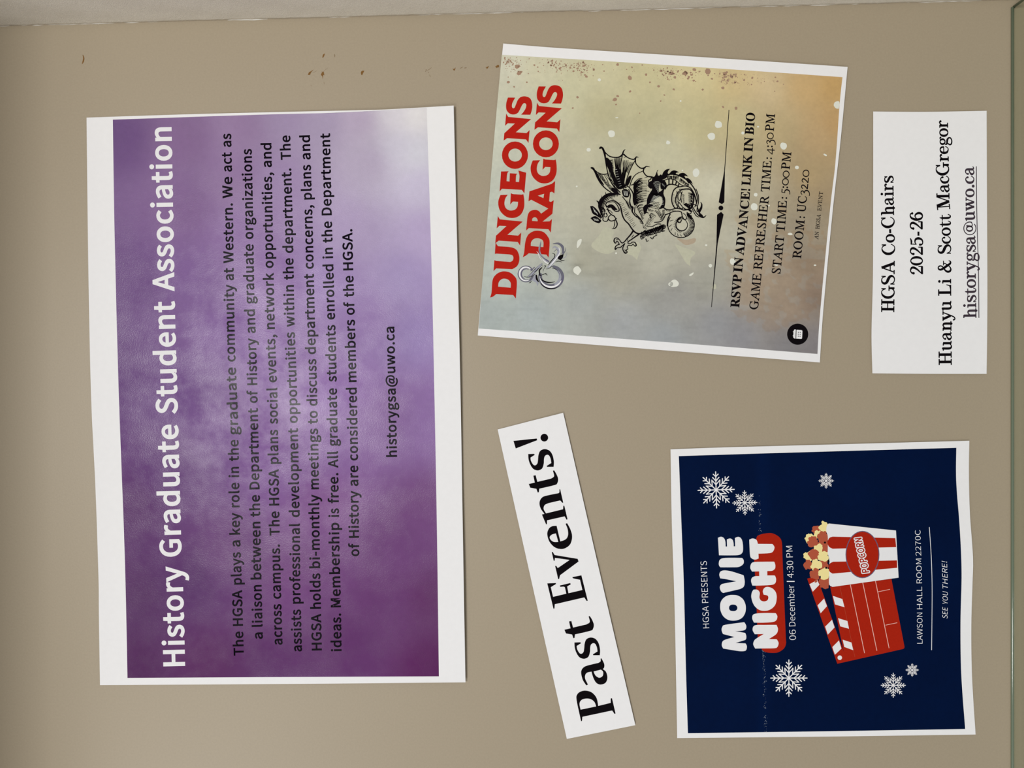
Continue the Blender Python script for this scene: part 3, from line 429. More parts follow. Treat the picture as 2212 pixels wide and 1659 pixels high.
SLAB = {
'H': (104, [stem(26, 0, 100, 17), stem(78, 0, 100, 17), bar(4, 48, 4), bar(4, 48, 96), bar(56, 100, 4), bar(56, 100, 96), bar(26, 78, 51, 7)]),
'G': (100, [cu((72, 70, 6), (64, 90, 7), (48, 98, 6), (28, 91, 12), (13, 71, 17), (9, 50, 18), (13, 29, 17), (28, 9, 12), (48, 2, 7), (66, 8, 8), (76, 22, 10)), stem(78, 0, 42, 14), bar(58, 98, 42), stem(74, 66, 100, 8)]),
'S': (80, [cu((64, 70, 6), (57, 90, 7), (40, 98, 7), (21, 93, 12), (13, 77, 16), (21, 60, 18), (42, 50, 20), (62, 38, 18), (69, 22, 15), (60, 6, 9), (40, 1, 7), (20, 9, 7), (10, 30, 6)), stem(66, 68, 100, 7), stem(9, 0, 32, 7)]),
'A': (104, [ln(18, 4, 50, 98, 8), ln(49, 100, 84, 4, 18), bar(30, 70, 34, 7), bar(2, 34, 4), bar(62, 102, 4)]),
'C': (92, [cu((72, 70, 6), (64, 90, 7), (48, 98, 6), (28, 91, 12), (13, 71, 17), (9, 50, 18), (13, 29, 17), (28, 9, 12), (50, 1, 7), (68, 8, 6), (80, 28, 6)), stem(75, 66, 100, 8)]),
'M': (126, [stem(24, 0, 96, 7), bar(4, 44, 4), bar(4, 34, 96), ln(30, 99, 62, 3, 18), ln(62, 3, 96, 98, 7), stem(100, 0, 100, 17), bar(80, 122, 4), bar(94, 122, 96)]),
'L': (90, [stem(27, 0, 100, 17), bar(4, 50, 96), bar(4, 84, 4), cu((56, 5, 8), (76, 12, 8), (84, 34, 6))]),
'&': (104, [cu((78, 56, 6), (69, 34, 7), (50, 12, 8), (30, 2, 10), (13, 9, 15), (8, 26, 16), (19, 44, 12), (40, 58, 8), (54, 72, 9), (55, 88, 10), (43, 98, 8), (30, 94, 11), (25, 80, 15), (35, 60, 17), (56, 32, 18), (74, 8, 15), (90, 4, 9), (98, 16, 6)), bar(60, 98, 58, 7)]),
'a': (66, [cu((12, 48, 14), (14, 58, 7), (28, 66, 7), (42, 60, 12), (45, 47, 15), (45, 16, 15), (52, 4, 8), (63, 9, 6)), cu((44, 40, 6), (24, 34, 9), (9, 19, 15), (18, 4, 9), (32, 4, 7), (45, 16, 6))]),
'c': (60, [cu((47, 50, 14), (44, 60, 8), (30, 65, 7), (13, 52, 14), (8, 34, 17), (13, 14, 14), (30, 3, 7), (46, 8, 6), (55, 22, 6))]),
'e': (62, [bar(10, 54, 37, 7), cu((52, 38, 9), (48, 56, 12), (32, 65, 7), (13, 53, 14), (8, 34, 17), (13, 13, 14), (32, 3, 7), (46, 8, 6), (55, 22, 6))]),
'g': (64, [ring(29, 45, 18, 19, 13, 7), cu((17, 30, 6), (9, 22, 8), (14, 12, 11), (42, 8, 14), (56, -2, 10), (54, -17, 9), (34, -26, 8), (11, -21, 10), (7, -8, 10), (17, 6, 7)), cu((43, 58, 6), (54, 65, 7), (60, 60, 12))]),
'h': (74, [stem(20, 0, 96, 15), bar(3, 38, 4), bar(3, 24, 96), cu((24, 48, 6), (36, 62, 8), (48, 62, 12), (55, 50, 15), (55, 0, 15)), bar(40, 72, 4)]),
'n': (74, [stem(20, 0, 66, 15), bar(3, 38, 4), bar(3, 24, 64), cu((24, 48, 6), (36, 62, 8), (48, 62, 12), (55, 50, 15), (55, 0, 15)), bar(40, 72, 4)]),
'i': (38, [stem(20, 0, 66, 15), bar(3, 37, 4), bar(3, 24, 64), dot(19, 90, 10)]),
'u': (74, [cu((18, 66, 15), (18, 18, 15), (26, 4, 12), (40, 4, 7), (54, 18, 6)), stem(55, 2, 66, 15), bar(2, 18, 64), bar(38, 55, 64), bar(55, 72, 4)]),
'y': (70, [bar(0, 32, 64), bar(44, 70, 64), ln(13, 64, 37, 6, 16), cu((60, 64, 7), (38, 4, 8), (27, -20, 8), (14, -27, 8), (8, -18, 12))]),
's': (58, [cu((49, 48, 6), (43, 62, 7), (30, 66, 7), (14, 60, 12), (14, 46, 14), (30, 36, 16), (47, 26, 15), (50, 12, 12), (40, 3, 8), (24, 2, 7), (10, 20, 6)), stem(50, 46, 68, 6), stem(8, 0, 22, 6)]),
'o': (64, [ring(32, 34, 24, 31, 16, 7)]),
'r': (58, [stem(20, 0, 66, 15), bar(3, 40, 4), bar(3, 24, 64), cu((24, 46, 6), (34, 61, 8), (45, 65, 9), (51, 58, 15))]),
't': (50, [cu((24, 84, 3), (22, 62, 14), (22, 20, 15), (28, 4, 11), (40, 3, 7), (48, 18, 6)), bar(2, 46, 63, 7)]),
'w': (98, [bar(0, 28, 64), bar(34, 60, 64), bar(72, 98, 64), ln(13, 64, 31, 4, 15), ln(31, 2, 48, 62, 7), ln(46, 64, 64, 4, 15), ln(64, 2, 86, 64, 7)]),
'@': (104, [cu(*[(52 + 46 * math.cos(math.radians(a)), 40 + 46 * math.sin(math.radians(a)), 6) for a in range(-20, 311, 15)]), ring(50, 42, 17, 23, 11, 7), ln(72, 66, 66, 24, 9), cu((66, 26, 8), (76, 20, 6), (90, 24, 6), (96, 30, 6))]),
'.': (34, [dot(17, 9, 11)]),
'-': (44, [bar(6, 36, 34, 14)]),
'2': (70, [cu((14, 74, 17), (18, 90, 9), (34, 98, 8), (52, 90, 14), (55, 72, 16), (42, 46, 12), (20, 20, 8), (9, 6, 6)), bar(8, 63, 8, 15), stem(63, 2, 36, 7)]),
'0': (70, [ring(34, 50, 26, 46, 16, 7)]),
'5': (70, [ln(16, 96, 14, 52, 6), cu((16, 92, 9), (36, 90, 13), (56, 97, 6)), cu((14, 52, 6), (30, 62, 8), (50, 56, 14), (57, 34, 17), (48, 9, 12), (28, 1, 8), (13, 8, 9), (11, 22, 16))]),
'6': (70, [cu((54, 82, 16), (50, 95, 8), (36, 98, 8), (19, 85, 14), (9, 50, 17), (15, 16, 14), (32, 2, 8), (50, 10, 14), (56, 31, 16), (48, 53, 12), (32, 60, 8), (16, 48, 6))]),
}
OLD = {   # old-style figures
'0': (82, [ring(40, 36, 34, 34, 10, 8)]),
'4': (82, [stem(56, -24, 62, 10), ln(56, 62, 6, 2, 7), bar(4, 80, 2, 9)]),
'3': (62, [cu((10, 60, 7), (24, 72, 8), (43, 67, 11), (45, 49, 10), (26, 36, 7)), cu((26, 36, 7), (50, 26, 12), (54, 0, 12), (40, -18, 9), (20, -26, 7), (6, -25, 9))]),
'5': (60, [bar(17, 56, 66, 10), ln(20, 68, 16, 32, 6), cu((16, 32, 7), (36, 33, 10), (50, 14, 13), (43, -12, 11), (24, -24, 8), (6, -26, 8))]),
'2': (66, [cu((10, 58, 8), (24, 72, 8), (42, 68, 11), (46, 52, 11), (30, 26, 10), (11, 7, 8)), bar(8, 62, 4, 10)]),
':': (34, [dot(15, 10, 10), dot(15, 54, 10)]),
'!': (40, [strip([(20, 100, 20), (20, 34, 9)], caps=False), dot(20, 10, 12)]),
}
_gc = {}
def glyph(fonts, ch):
    key = (fonts, ch)
    if key in _gc: return _gc[key]
    r = None
    for f in fonts:
        if f == 'slab' and ch in SLAB or f == 'old' and ch in OLD:
            a, parts = (SLAB if f == 'slab' else OLD)[ch]; vs, fs = [], []
            for v, q in parts:
                b = len(vs); vs += [(x / 100, y / 100) for x, y in v]; fs += [tuple(i + b for i in t) for t in q]
            r = (a / 100, vs, fs); break
        if f in FONTS and ch in FONTS[f]:
            rec = FONTS[f][ch]; a = rec[0] / 1000
            polys = [[(n[i] / 1000, n[i + 1] / 1000) for i in range(0, len(n), 2)] for n in rec[1:]]
            vs, fs = fill(polys); r = (a, vs, fs); break
    if r is None: raise KeyError('no glyph ' + ch)
    _gc[key] = r; return r
def text(ink, fonts, words, path, cap, m, lay=1, shear=0.0, track=0.0):
    """words: (string, y where its ink begins, y where it ends) along a path running up the picture"""
    P = dense(path) if len(path) > 2 else path
    S = [0]
    for a, b in zip(P, P[1:]): S.append(S[-1] + math.hypot(b[0] - a[0], b[1] - a[1]))
    def s_of(y):
        for i in range(len(P) - 1):
            if y >= P[i + 1][1] or i == len(P) - 2:
                u = (y - P[i][1]) / (P[i + 1][1] - P[i][1]); return S[i] + u * (S[i + 1] - S[i])
    def at(s):
        for i in range(len(P) - 1):
            if s <= S[i + 1] or i == len(P) - 2:
                L = S[i + 1] - S[i]; u = (s - S[i]) / L; a, b = P[i], P[i + 1]
                return (a[0] + (b[0] - a[0]) * u, a[1] + (b[1] - a[1]) * u, (b[0] - a[0]) / L, (b[1] - a[1]) / L)
    for wd, y0, y1 in words:
        x = 0; gl = []
        for ch in wd:
            a, vs, fs = glyph(fonts, ch); gl.append((x, vs, fs)); x += a + track
        lo = min(gx + v[0] + shear * v[1] for gx, vs, fs in gl for v in vs); hi = max(gx + v[0] + shear * v[1] for gx, vs, fs in gl for v in vs)
        s0, s1 = s_of(y0), s_of(y1); k = (s1 - s0) / (hi - lo)
        for gx, vs, fs in gl:
            out = []
            for vx, vy in vs:
                X, Y, tx, ty = at(s0 + (gx + vx + shear * vy - lo) * k); out.append((X + ty * vy * cap, Y - tx * vy * cap))
            ink.raw((out, fs), m, lay)

# ------------------------------------------------------------------ the display case
def panel_mesh(name, verts, faces, m, parent=None, kind='structure', **kw):
    me = bpy.data.meshes.new(name); me.from_pydata(verts, [], faces); me.materials.append(M[m]); me.update()
    o = link(name, me, parent)
    if kind: o['kind'] = kind
    return o
def boxmesh(name, x0, x1, y0, y1, z0, z1, m, parent=None, kind='structure', bev=0):
    bm = bmesh.new(); bmesh.ops.create_cube(bm, size=1)
    for v in bm.verts:
        v.co = (x0 + (v.co.x + .5) * (x1 - x0), y0 + (v.co.y + .5) * (y1 - y0), z0 + (v.co.z + .5) * (z1 - z0))
    if bev: bmesh.ops.bevel(bm, geom=bm.edges[:], offset=bev, segments=2, affect='EDGES')
    me = bpy.data.meshes.new(name); bm.to_mesh(me); bm.free(); me.materials.append(M[m])
    o = link(name, me, parent)
    if kind: o['kind'] = kind
    return o
rnd = random.Random(7)
wall_back = boxmesh('wall_back', -0.95, 0.36, 0.0, 0.018, ZC - 0.75, ZC + 0.75, 'panel')
# right-hand side of the case (top of the picture), very slightly out of plumb, rough brushed paint
def edge_y(px): return 56.5 - 0.0263 * px + (2.2 if px > 1260 else 0) * 0.5
prof = []
zs = []
px = -1100
while px <= 3300:
    zs.append(px); px += 12
vs = []; fs = []
NY = 26
for i, p in enumerate(zs):
    base = edge_y(p) + rnd.uniform(-0.45, 0.45) + 0.35 * math.sin(p / 90.0)
    for j in range(NY + 1):
        d = 0.30 * (j / NY) ** 1.5
        x = (829.5 - base) * D / FPX if j == 0 else (829.5 - edge_y(p)) * D / FPX + 0.0009 * math.sin(p / 37.0 + j * 1.3) * (j / NY) + rnd.uniform(-0.00025, 0.00025)
        vs.append((x, -d, ZC + (1106.0 - p) * D / FPX))
for i in range(len(zs) - 1):
    for j in range(NY):
        a = i * (NY + 1) + j; fs.append((a, a + 1, a + NY + 2, a + NY + 1))
wr = panel_mesh('wall_right', vs, fs, 'white_wall')
for p in wr.data.polygons: p.use_smooth = True
sol = wr.modifiers.new('thickness', 'SOLIDIFY'); sol.thickness = 0.012; sol.offset = -1 if wr.data.polygons[0].normal.x < 0 else 1

class Flat:                       # marks that sit on the back panel itself
    loc = (0.0, 0.0, ZC)
    @staticmethod
    def depth(x, y): return 0.0
FL = Flat()
def mark(name, parent, shapes, m, lay=1):
    k = Ink(FL)
    for s in shapes:
        if s[0] == 's': k.stroke(s[1], m, lay)
        else: k.fill([smooth(s[1])], m, lay)
    o = k.build(name, None); o.parent = parent; o.matrix_parent_inverse = Matrix(); o.location = FL.loc
    return o
T7 = tile(640, 90, 4.809)
sc_ = [
 [('p', [(270, 165, 0), (278, 135), (298, 122, 0), (290, 148), (278, 166)])],
 [('p', [(120, 345, 0), (132, 318), (150, 308), (183, 288, 0), (155, 318), (142, 344)])],
 [('p', [(255, 345, 0), (268, 315, 0), (262, 308, 0), (278, 316, 0), (284, 306, 0), (292, 350, 0), (280, 345, 0), (277, 392, 0), (270, 360, 0)])],
 [('p', [(670, 320, 0), (682, 303), (708, 302, 0), (695, 325), (684, 348), (674, 340)])],
 [('p', [(1620, 280, 0), (1640, 282), (1654, 266, 0), (1650, 290), (1638, 304, 0), (1632, 292)])],
 [('p', [(1965, 268, 0), (1985, 260), (2003, 250, 0), (1992, 272), (1978, 286, 0), (1975, 272)])],
 [('p', [(2062, 262, 0), (2080, 250), (2095, 240, 0), (2106, 248), (2104, 265), (2085, 270), (2076, 276, 0), (2074, 264)])],
]
for g in sc_:
    for s in g: mark('scuff_mark', wall_back, [(s[0], T7(s[1]))], 'scuff')
mark('scuff_mark', wall_back, [('s', [(179, 119, 1.2), (181, 126, 3), (179.5, 133, 3), (177.5, 138, 1)])], 'scuff')
for pts in ([(396, 130, 3), (400, 145, 8), (398, 160, 3)], [(175, 322, 2), (215, 302, 2)], [(290, 300, 2), (328, 272, 2)], [(1342, 310, 5), (1352, 292, 5), (1345, 290, 3)],
            [(1360, 300, 3), (1385, 285, 4), (1405, 267, 2)], [(1370, 315, 4), (1376, 325, 4)], [(1386, 345, 4), (1392, 365, 4)], [(1705, 276, 5), (1720, 268, 5), (1730, 262, 3)], [(1750, 274, 7), (1768, 270, 5)],
            [(288, 420, 3), (290, 440, 3)], [(152, 455, 4), (156, 462, 4)]):
    mark('scuff_mark', wall_back, [('s', T7(pts))], 'scuff_grey')
# bead of paint where the side meets the panel, broken into drips
k = Ink(FL)
for a, b, w in ((-20, 340, 2.0), (492, 578, 3.2), (700, 790, 1.2), (905, 1130, 1.6), (1262, 1560, 2.2), (1600, 1890, 1.6), (1960, 2120, 1.4)):
    n = max(3, int((b - a) / 14)); pts = []
    for i in range(n + 1):
        x = a + (b - a) * i / n; pts.append((x, edge_y(x) - 0.3 + rnd.uniform(-.7, .7), max(.3, w * math.sin(math.pi * (i + .3) / (n + .6)) * rnd.uniform(.6, 1.3))))
    k.stroke(pts, 'caulk', 3)
o = k.build('paint_bead', None); o.parent = wall_back; o.location = FL.loc

unseen_case_top = boxmesh('unseen_case_top', -0.95, 0.36, -0.32, 0.0, ZC + 0.475, ZC + 0.495, 'panel')  # unseen top of the case, added low to darken the panel beneath it
# glass shelf below the notices: its back edge is the line at the picture's right
def glass_mat():
    """clear pane: tinted transmission with a Fresnel-weighted mirror"""
    m = bpy.data.materials.new('green_glass'); m.use_nodes = True; nt = m.node_tree
    nt.nodes.remove(nt.nodes['Principled BSDF'])
    tr = nt.nodes.new('ShaderNodeBsdfTransparent'); tr.inputs[0].default_value = (0.93, 0.95, 0.92, 1)
    gl = nt.nodes.new('ShaderNodeBsdfGlossy'); gl.inputs['Roughness'].default_value = 0.03
    fr = nt.nodes.new('ShaderNodeFresnel'); fr.inputs['IOR'].default_value = 1.45
    mx = nt.nodes.new('ShaderNodeMixShader')
    ge_ = nt.nodes.new('ShaderNodeNewGeometry'); mt = nt.nodes.new('ShaderNodeMath'); mt.operation = 'SUBTRACT'; mt.use_clamp = True
    nt.links.new(fr.outputs[0], mt.inputs[0]); nt.links.new(ge_.outputs['Backfacing'], mt.inputs[1]); nt.links.new(mt.outputs[0], mx.inputs[0]); nt.links.new(tr.outputs[0], mx.inputs[1]); nt.links.new(gl.outputs[0], mx.inputs[2])
    nt.links.new(mx.outputs[0], nt.nodes['Material Output'].inputs['Surface'])
    return m
M['glass'] = glass_mat()
gt = ZC + (1106.0 - 2187.0) * D / FPX
gx = (829.5 - 17) * D / FPX
shelf = thing('glass_shelf', 'clear green-edged glass shelf below the notices, against the beige panel', 'shelf', (0, -0.14, gt - 0.006))
def put(o):
    for v in o.data.vertices: v.co.y += 0.14; v.co.z -= gt - 0.006
    return o
put(boxmesh('shelf_pane', -0.90, gx, -0.14, -0.0014, gt - 0.006, gt, 'glass', shelf, None, 0))
def round_bar(name, a, b, axis, r):
    """half-round polished edge from a to b"""
    vs = []; fs = []; n = 14
    for p in (a, b):
        for i in range(n):
            t = 2 * math.pi * i / n
            vs.append((p[0], p[1] + r * math.cos(t), p[2] + r * math.sin(t)) if axis == 'x' else (p[0] + r * math.cos(t), p[1], p[2] + r * math.sin(t)))
    for i in range(n): fs.append((i, (i + 1) % n, n + (i + 1) % n, n + i))
    fs += [tuple(range(n)), tuple(range(2 * n - 1, n - 1, -1))]
    o = panel_mesh(name, vs, fs, 'edge', shelf, None)
    bm = bmesh.new(); bm.from_mesh(o.data); bmesh.ops.recalc_face_normals(bm, faces=bm.faces); bm.to_mesh(o.data); bm.free()
    for f in o.data.polygons: f.use_smooth = len(f.vertices) == 4
    return put(o)
round_bar('polished_edge', (-0.90, -0.0007, gt + 0.0006), (gx, -0.0007, gt + 0.0004), 'x', 0.0011)
round_bar('polished_edge', (gx + 0.0004, -0.14, gt - 0.0006), (gx + 0.0004, -0.001, gt - 0.0006), 'y', 0.0011)

# ------------------------------------------------------------------ 1. purple association poster
E1 = ([(187, 254), (400, 247), (600, 242), (800, 237.5), (870, 234.5), (980, 228)],
      [(980, 228), (988.2, 560), (995, 860), (1000, 1160), (1005.5, 1474)],
      [(216, 1480), (610, 1477.5), (1005.5, 1474)],
      [(187, 254), (190.5, 560), (196.5, 850), (206, 1050), (212.5, 1241), (213.5, 1330), (216, 1480)])
def dep1(x, y):
    u = (x - 190) / 800.0; v = (y - 240) / 1240.0
    return 0.0006 + 0.0022 * max(0, u) ** 2 + 0.0008 * math.sin(v * 7 + u * 2) ** 2 * (0.3 + u) + 0.0006 * (1 - u) * v
S1 = Sheet(E1, dep1)
R1 = thing('association_poster', 'large white-bordered purple poster of a history graduate student association on the beige panel', 'poster', S1.loc)
S1.paper(R1, 48, 72)
PA = [(260, 300, (108, 80, 128)), (400, 300, (132, 104, 145)), (520, 270, (146, 122, 158)), (620, 250, (155, 138, 170)), (700, 270, (164, 150, 178)), (780, 262, (180, 165, 190)), (850, 245, (212, 208, 216)),
      (900, 250, (226, 224, 224)), (900, 330, (208, 208, 218)), (860, 320, (200, 196, 212)), (905, 400, (196, 188, 212)), (910, 500, (180, 164, 200)), (800, 350, (178, 165, 190)), (760, 500, (172, 155, 190)), (880, 600, (162, 145, 188)),
      (700, 600, (154, 130, 180)), (800, 700, (148, 122, 172)), (900, 720, (150, 130, 180)), (850, 900, (136, 104, 156)), (920, 900, (140, 110, 162)), (920, 1100, (116, 76, 126)), (850, 1180, (110, 70, 120)), (935, 1300, (100, 55, 103)), (935, 1440, (92, 42, 92)),
      (830, 1300, (104, 62, 112)), (750, 1400, (98, 56, 106)), (650, 1250, (114, 72, 124)), (600, 1000, (126, 90, 148)), (700, 1100, (130, 90, 142)), (500, 1200, (108, 70, 120)), (400, 1250, (92, 58, 106)), (300, 1300, (90, 54, 100)), (280, 1440, (86, 48, 92)),
      (450, 1440, (94, 52, 98)), (600, 1440, (95, 55, 104)), (280, 1100, (96, 60, 108)), (350, 1000, (100, 66, 118)), (280, 800, (104, 72, 124)), (400, 850, (112, 80, 134)), (500, 900, (120, 86, 142)), (300, 600, (110, 80, 130)), (420, 600, (128, 98, 150)),
      (520, 500, (142, 114, 162)), (600, 600, (146, 116, 168)), (600, 400, (156, 134, 174)), (500, 400, (144, 118, 158)), (400, 450, (130, 100, 146)), (600, 780, (138, 106, 162)), (520, 720, (130, 98, 154)), (720, 850, (146, 114, 170)), (700, 950, (136, 102, 158))]
fp = field(PA)
P1 = ([(243.8, 258.5), (560, 247.8), (760, 243), (922, 237)], [(922, 237), (922.5, 262), (931.8, 560), (938.5, 860), (944, 1160), (948, 1461)],
      [(275.4, 1464.5), (620, 1462.5), (948, 1461)], [(243.8, 258.5), (247.5, 500), (256.6, 850), (269.5, 1200), (275.4, 1464.5)])
def purple(x, y):
    c = fp(x, y)
    n = math.sin(x * .021 + y * .013) * math.sin(x * .011 - y * .017 + 1.3) * .03 + math.sin(x * .05 + 2) * math.sin(y * .006) * .015
    return [v * (1 + n) for v in c]
S1.printed('printed_panel', R1, P1, 90, 150, purple, 'purple')
k = Ink(S1)
text(k, ('B',), [('History', 1438.5, 1221.8), ('Graduate', 1202, 916.6), ('Student', 893.8, 649.9), ('Association', 629.3, 274.5)],
     [(400, 1440), (395.8, 1275), (391.9, 1180), (385.4, 930), (377.8, 660), (374, 450), (370.5, 270)], 47.2, 'pale')
k.build('heading_lettering', R1, cut=25, label='large white heading lettering')
L = [
 ([('The', 1415.9, 1364), ('HGSA', 1352, 1274.3), ('plays', 1262.7, 1192.5), ('a', 1180.8, 1166.9), ('key', 1154.8, 1107.4), ('role', 1096, 1042.6), ('in', 1030.9, 1008.3), ('the', 996, 949.9), ('graduate', 939, 793.3), ('community', 781, 614.3), ('at', 605.6, 578.6), ('Western.', 568.7, 439), ('We', 428.2, 381.7), ('act', 370.7, 328.4), ('as', 317.5, 288.4)],
  [(526.8, 1416), (523, 1276), (518.5, 1140), (515.7, 970), (513.5, 880), (508, 750), (504.9, 590), (503.5, 470), (499.3, 285)]),
 ([('a', 1380, 1365.8), ('liaison', 1353.8, 1263.4), ('between', 1251.7, 1126.7), ('the', 1116.4, 1068.9), ('Department', 1057, 881.3), ('of', 870.5, 843), ('History', 831.8, 730), ('and', 719.5, 668), ('graduate', 655.8, 527.3), ('organizations', 516.4, 321.5)],
  [(568, 1382), (564.4, 1230), (561.7, 1090), (558.6, 960), (555.5, 810), (551.4, 690), (549.2, 620), (546.8, 470), (543.8, 318)]),
 ([('across', 1392.7, 1304.7), ('campus.', 1293.5, 1175.9), ('The', 1157, 1104.5), ('HGSA', 1092, 1013.3), ('plans', 1002, 928.2), ('social', 916, 837.2), ('events,', 825.8, 722.7), ('network', 711, 588.9), ('opportunities,', 579, 372.5), ('and', 361.3, 308.8)],
  [(610.5, 1395), (606.5, 1250), (604.3, 1150), (601.6, 990), (599.3, 850), (595.7, 765), (592.4, 650), (590.2, 540), (586.2, 305)]),
 ([('assists', 1407.2, 1316.4), ('professional', 1304, 1130.7), ('development', 1117.3, 924.6), ('opportunities', 913.9, 717.3), ('within', 706, 615.5), ('the', 604.3, 557.5), ('department.', 546.3, 363.6), ('The', 345, 292.2)],
  [(652.6, 1410), (649, 1270), (647.7, 1130), (645.7, 1030), (643, 900), (641, 820), (637.8, 740), (636, 680), (632.4, 480), (627, 290)]),
 ([('HGSA', 1405, 1325.5), ('holds', 1315, 1238.3), ('bi-monthly', 1227.3, 1068), ('meetings', 1057, 925.5), ('to', 915.7, 887), ('discuss', 876.6, 775.2), ('department', 764.9, 591), ('concerns,', 580.8, 443), ('plans', 430.9, 355.8), ('and', 344.6, 292)],
  [(695.5, 1408), (693, 1290), (691.3, 1210), (688.3, 1000), (684.5, 820), (680, 680), (676, 500), (672.3, 380), (669.6, 290)]),
 ([('ideas.', 1406.8, 1325), ('Membership', 1312, 1129), ('is', 1116.8, 1098), ('free.', 1087, 1021.5), ('All', 1010.6, 974.5), ('graduate', 963.6, 838.5), ('students', 825, 701.6), ('enrolled', 690.2, 570.8), ('in', 558, 534.9), ('the', 524, 478), ('Department', 464.9, 287.5)],
  [(738, 1410), (736, 1280), (733.8, 1200), (731.5, 1060), (729.3, 930), (726.6, 780), (723, 660), (718.4, 520), (716, 430), (712.9, 285)]),
 ([('of', 1201.6, 1173.2), ('History', 1161.8, 1059.8), ('are', 1049.9, 1005.6), ('considered', 994.7, 837.2), ('members', 825.3, 690.2), ('of', 679.9, 651.9), ('the', 641.4, 595.6), ('HGSA.', 583.9, 494.7)],
  [(776.3, 1204), (774, 1030), (771.8, 890), (767.8, 730), (763.7, 600), (760.9, 490)]),
 ([('historygsa@uwo.ca', 987, 705.6)], [(857.8, 990), (855.9, 890), (853.2, 760), (851.9, 703)]),
]
for words, path in L:
    k = Ink(S1); text(k, ('B',), words, path, 22.0, 'toner'); k.build('text_line', R1)

# ------------------------------------------------------------------ 2. game night poster
E2 = ([(1087, 94), (1215, 104.2), (1520, 123.6), (1831, 144.5)], [(1831, 144.5), (1816, 302), (1799.4, 450), (1778.5, 670), (1771.1, 783)],
      [(1032, 724.6), (1400, 754), (1771.1, 783)], [(1087, 94), (1071, 260), (1060, 390), (1046, 560), (1032, 724.6)])
def dep2(x, y):
    u = (x - 1050) / 750.0; v = (y - 100) / 640.0
    return 0.0007 + 0.0010 * max(0, u) + 0.0007 * math.sin(math.pi * min(1, max(0, v))) * max(0, u) + 0.0005 * max(0, 1 - 3 * v)
S2 = Sheet(E2, dep2)
R2 = thing('game_night_poster', 'tilted parchment-coloured poster with red title, ink dragon and black event details', 'poster', S2.loc)
S2.paper(R2, 44, 40)
WA = [(1095, 140, (205, 204, 182)), (1160, 155, (206, 202, 170)), (1300, 150, (206, 200, 160)), (1400, 160, (204, 196, 150)), (1500, 165, (212, 200, 150)), (1600, 175, (214, 190, 130)), (1650, 190, (216, 190, 134)), (1740, 185, (210, 170, 96)), (1800, 185, (204, 158, 70)),
      (1810, 270, (200, 154, 78)), (1770, 300, (190, 156, 98)), (1750, 380, (180, 152, 96)), (1680, 280, (192, 168, 110)), (1600, 260, (194, 182, 132)), (1620, 340, (184, 168, 120)), (1500, 270, (196, 188, 142)), (1400, 250, (192, 186, 144)), (1300, 240, (186, 180, 140)),
      (1230, 200, (205, 202, 164)), (1150, 240, (200, 200, 175)), (1090, 280, (202, 206, 188)), (1230, 320, (194, 190, 160)), (1330, 350, (190, 188, 158)), (1440, 330, (197, 194, 162)), (1540, 400, (204, 201, 176)), (1500, 480, (194, 192, 170)), (1420, 560, (184, 183, 166)),
      (1300, 470, (188, 185, 164)), (1200, 420, (190, 188, 166)), (1110, 400, (194, 198, 184)), (1070, 450, (192, 200, 186)), (1150, 500, (186, 184, 166)), (1260, 560, (172, 170, 150)), (1340, 590, (164, 162, 146)), (1200, 580, (180, 186, 176)), (1080, 600, (184, 194, 186)),
      (1060, 680, (168, 178, 176)), (1150, 680, (168, 178, 178)), (1250, 650, (168, 174, 172)), (1350, 700, (164, 168, 170)), (1450, 650, (156, 156, 152)), (1430, 730, (156, 162, 166)), (1550, 700, (150, 152, 156)), (1600, 730, (142, 142, 148)), (1540, 600, (164, 164, 152)),
      (1700, 745, (130, 128, 132)), (1760, 745, (128, 122, 126)), (1590, 520, (186, 184, 164)), (1650, 560, (172, 158, 134)), (1700, 600, (166, 150, 128)), (1640, 620, (168, 152, 130)), (1740, 560, (150, 132, 108)), (1700, 660, (160, 144, 124)), (1760, 640, (140, 122, 106)),
      (1680, 440, (176, 160, 124)), (1640, 430, (180, 170, 138)), (1760, 470, (158, 142, 112)), (1780, 420, (168, 142, 98)), (1720, 500, (160, 146, 120))]
fw = field(WA)
from mathutils import noise
STAIN = smooth([(1592, 470), (1625, 462), (1650, 470), (1680, 440), (1710, 450), (1730, 480), (1770, 500), (1790, 520), (1786, 620), (1778, 690), (1765, 655), (1745, 688), (1715, 690), (1690, 712), (1655, 715), (1625, 695), (1600, 690), (1580, 665), (1592, 610), (1572, 575), (1568, 545), (1590, 535), (1610, 545), (1600, 510)], 4)
def inside(x, y, poly):
    c = False; n = len(poly)
    for i in range(n):
        ax, ay = poly[i]; bx, by = poly[(i + 1) % n]
        if (ay > y) != (by > y) and x < (bx - ax) * (y - ay) / (by - ay) + ax: c = not c
    return c
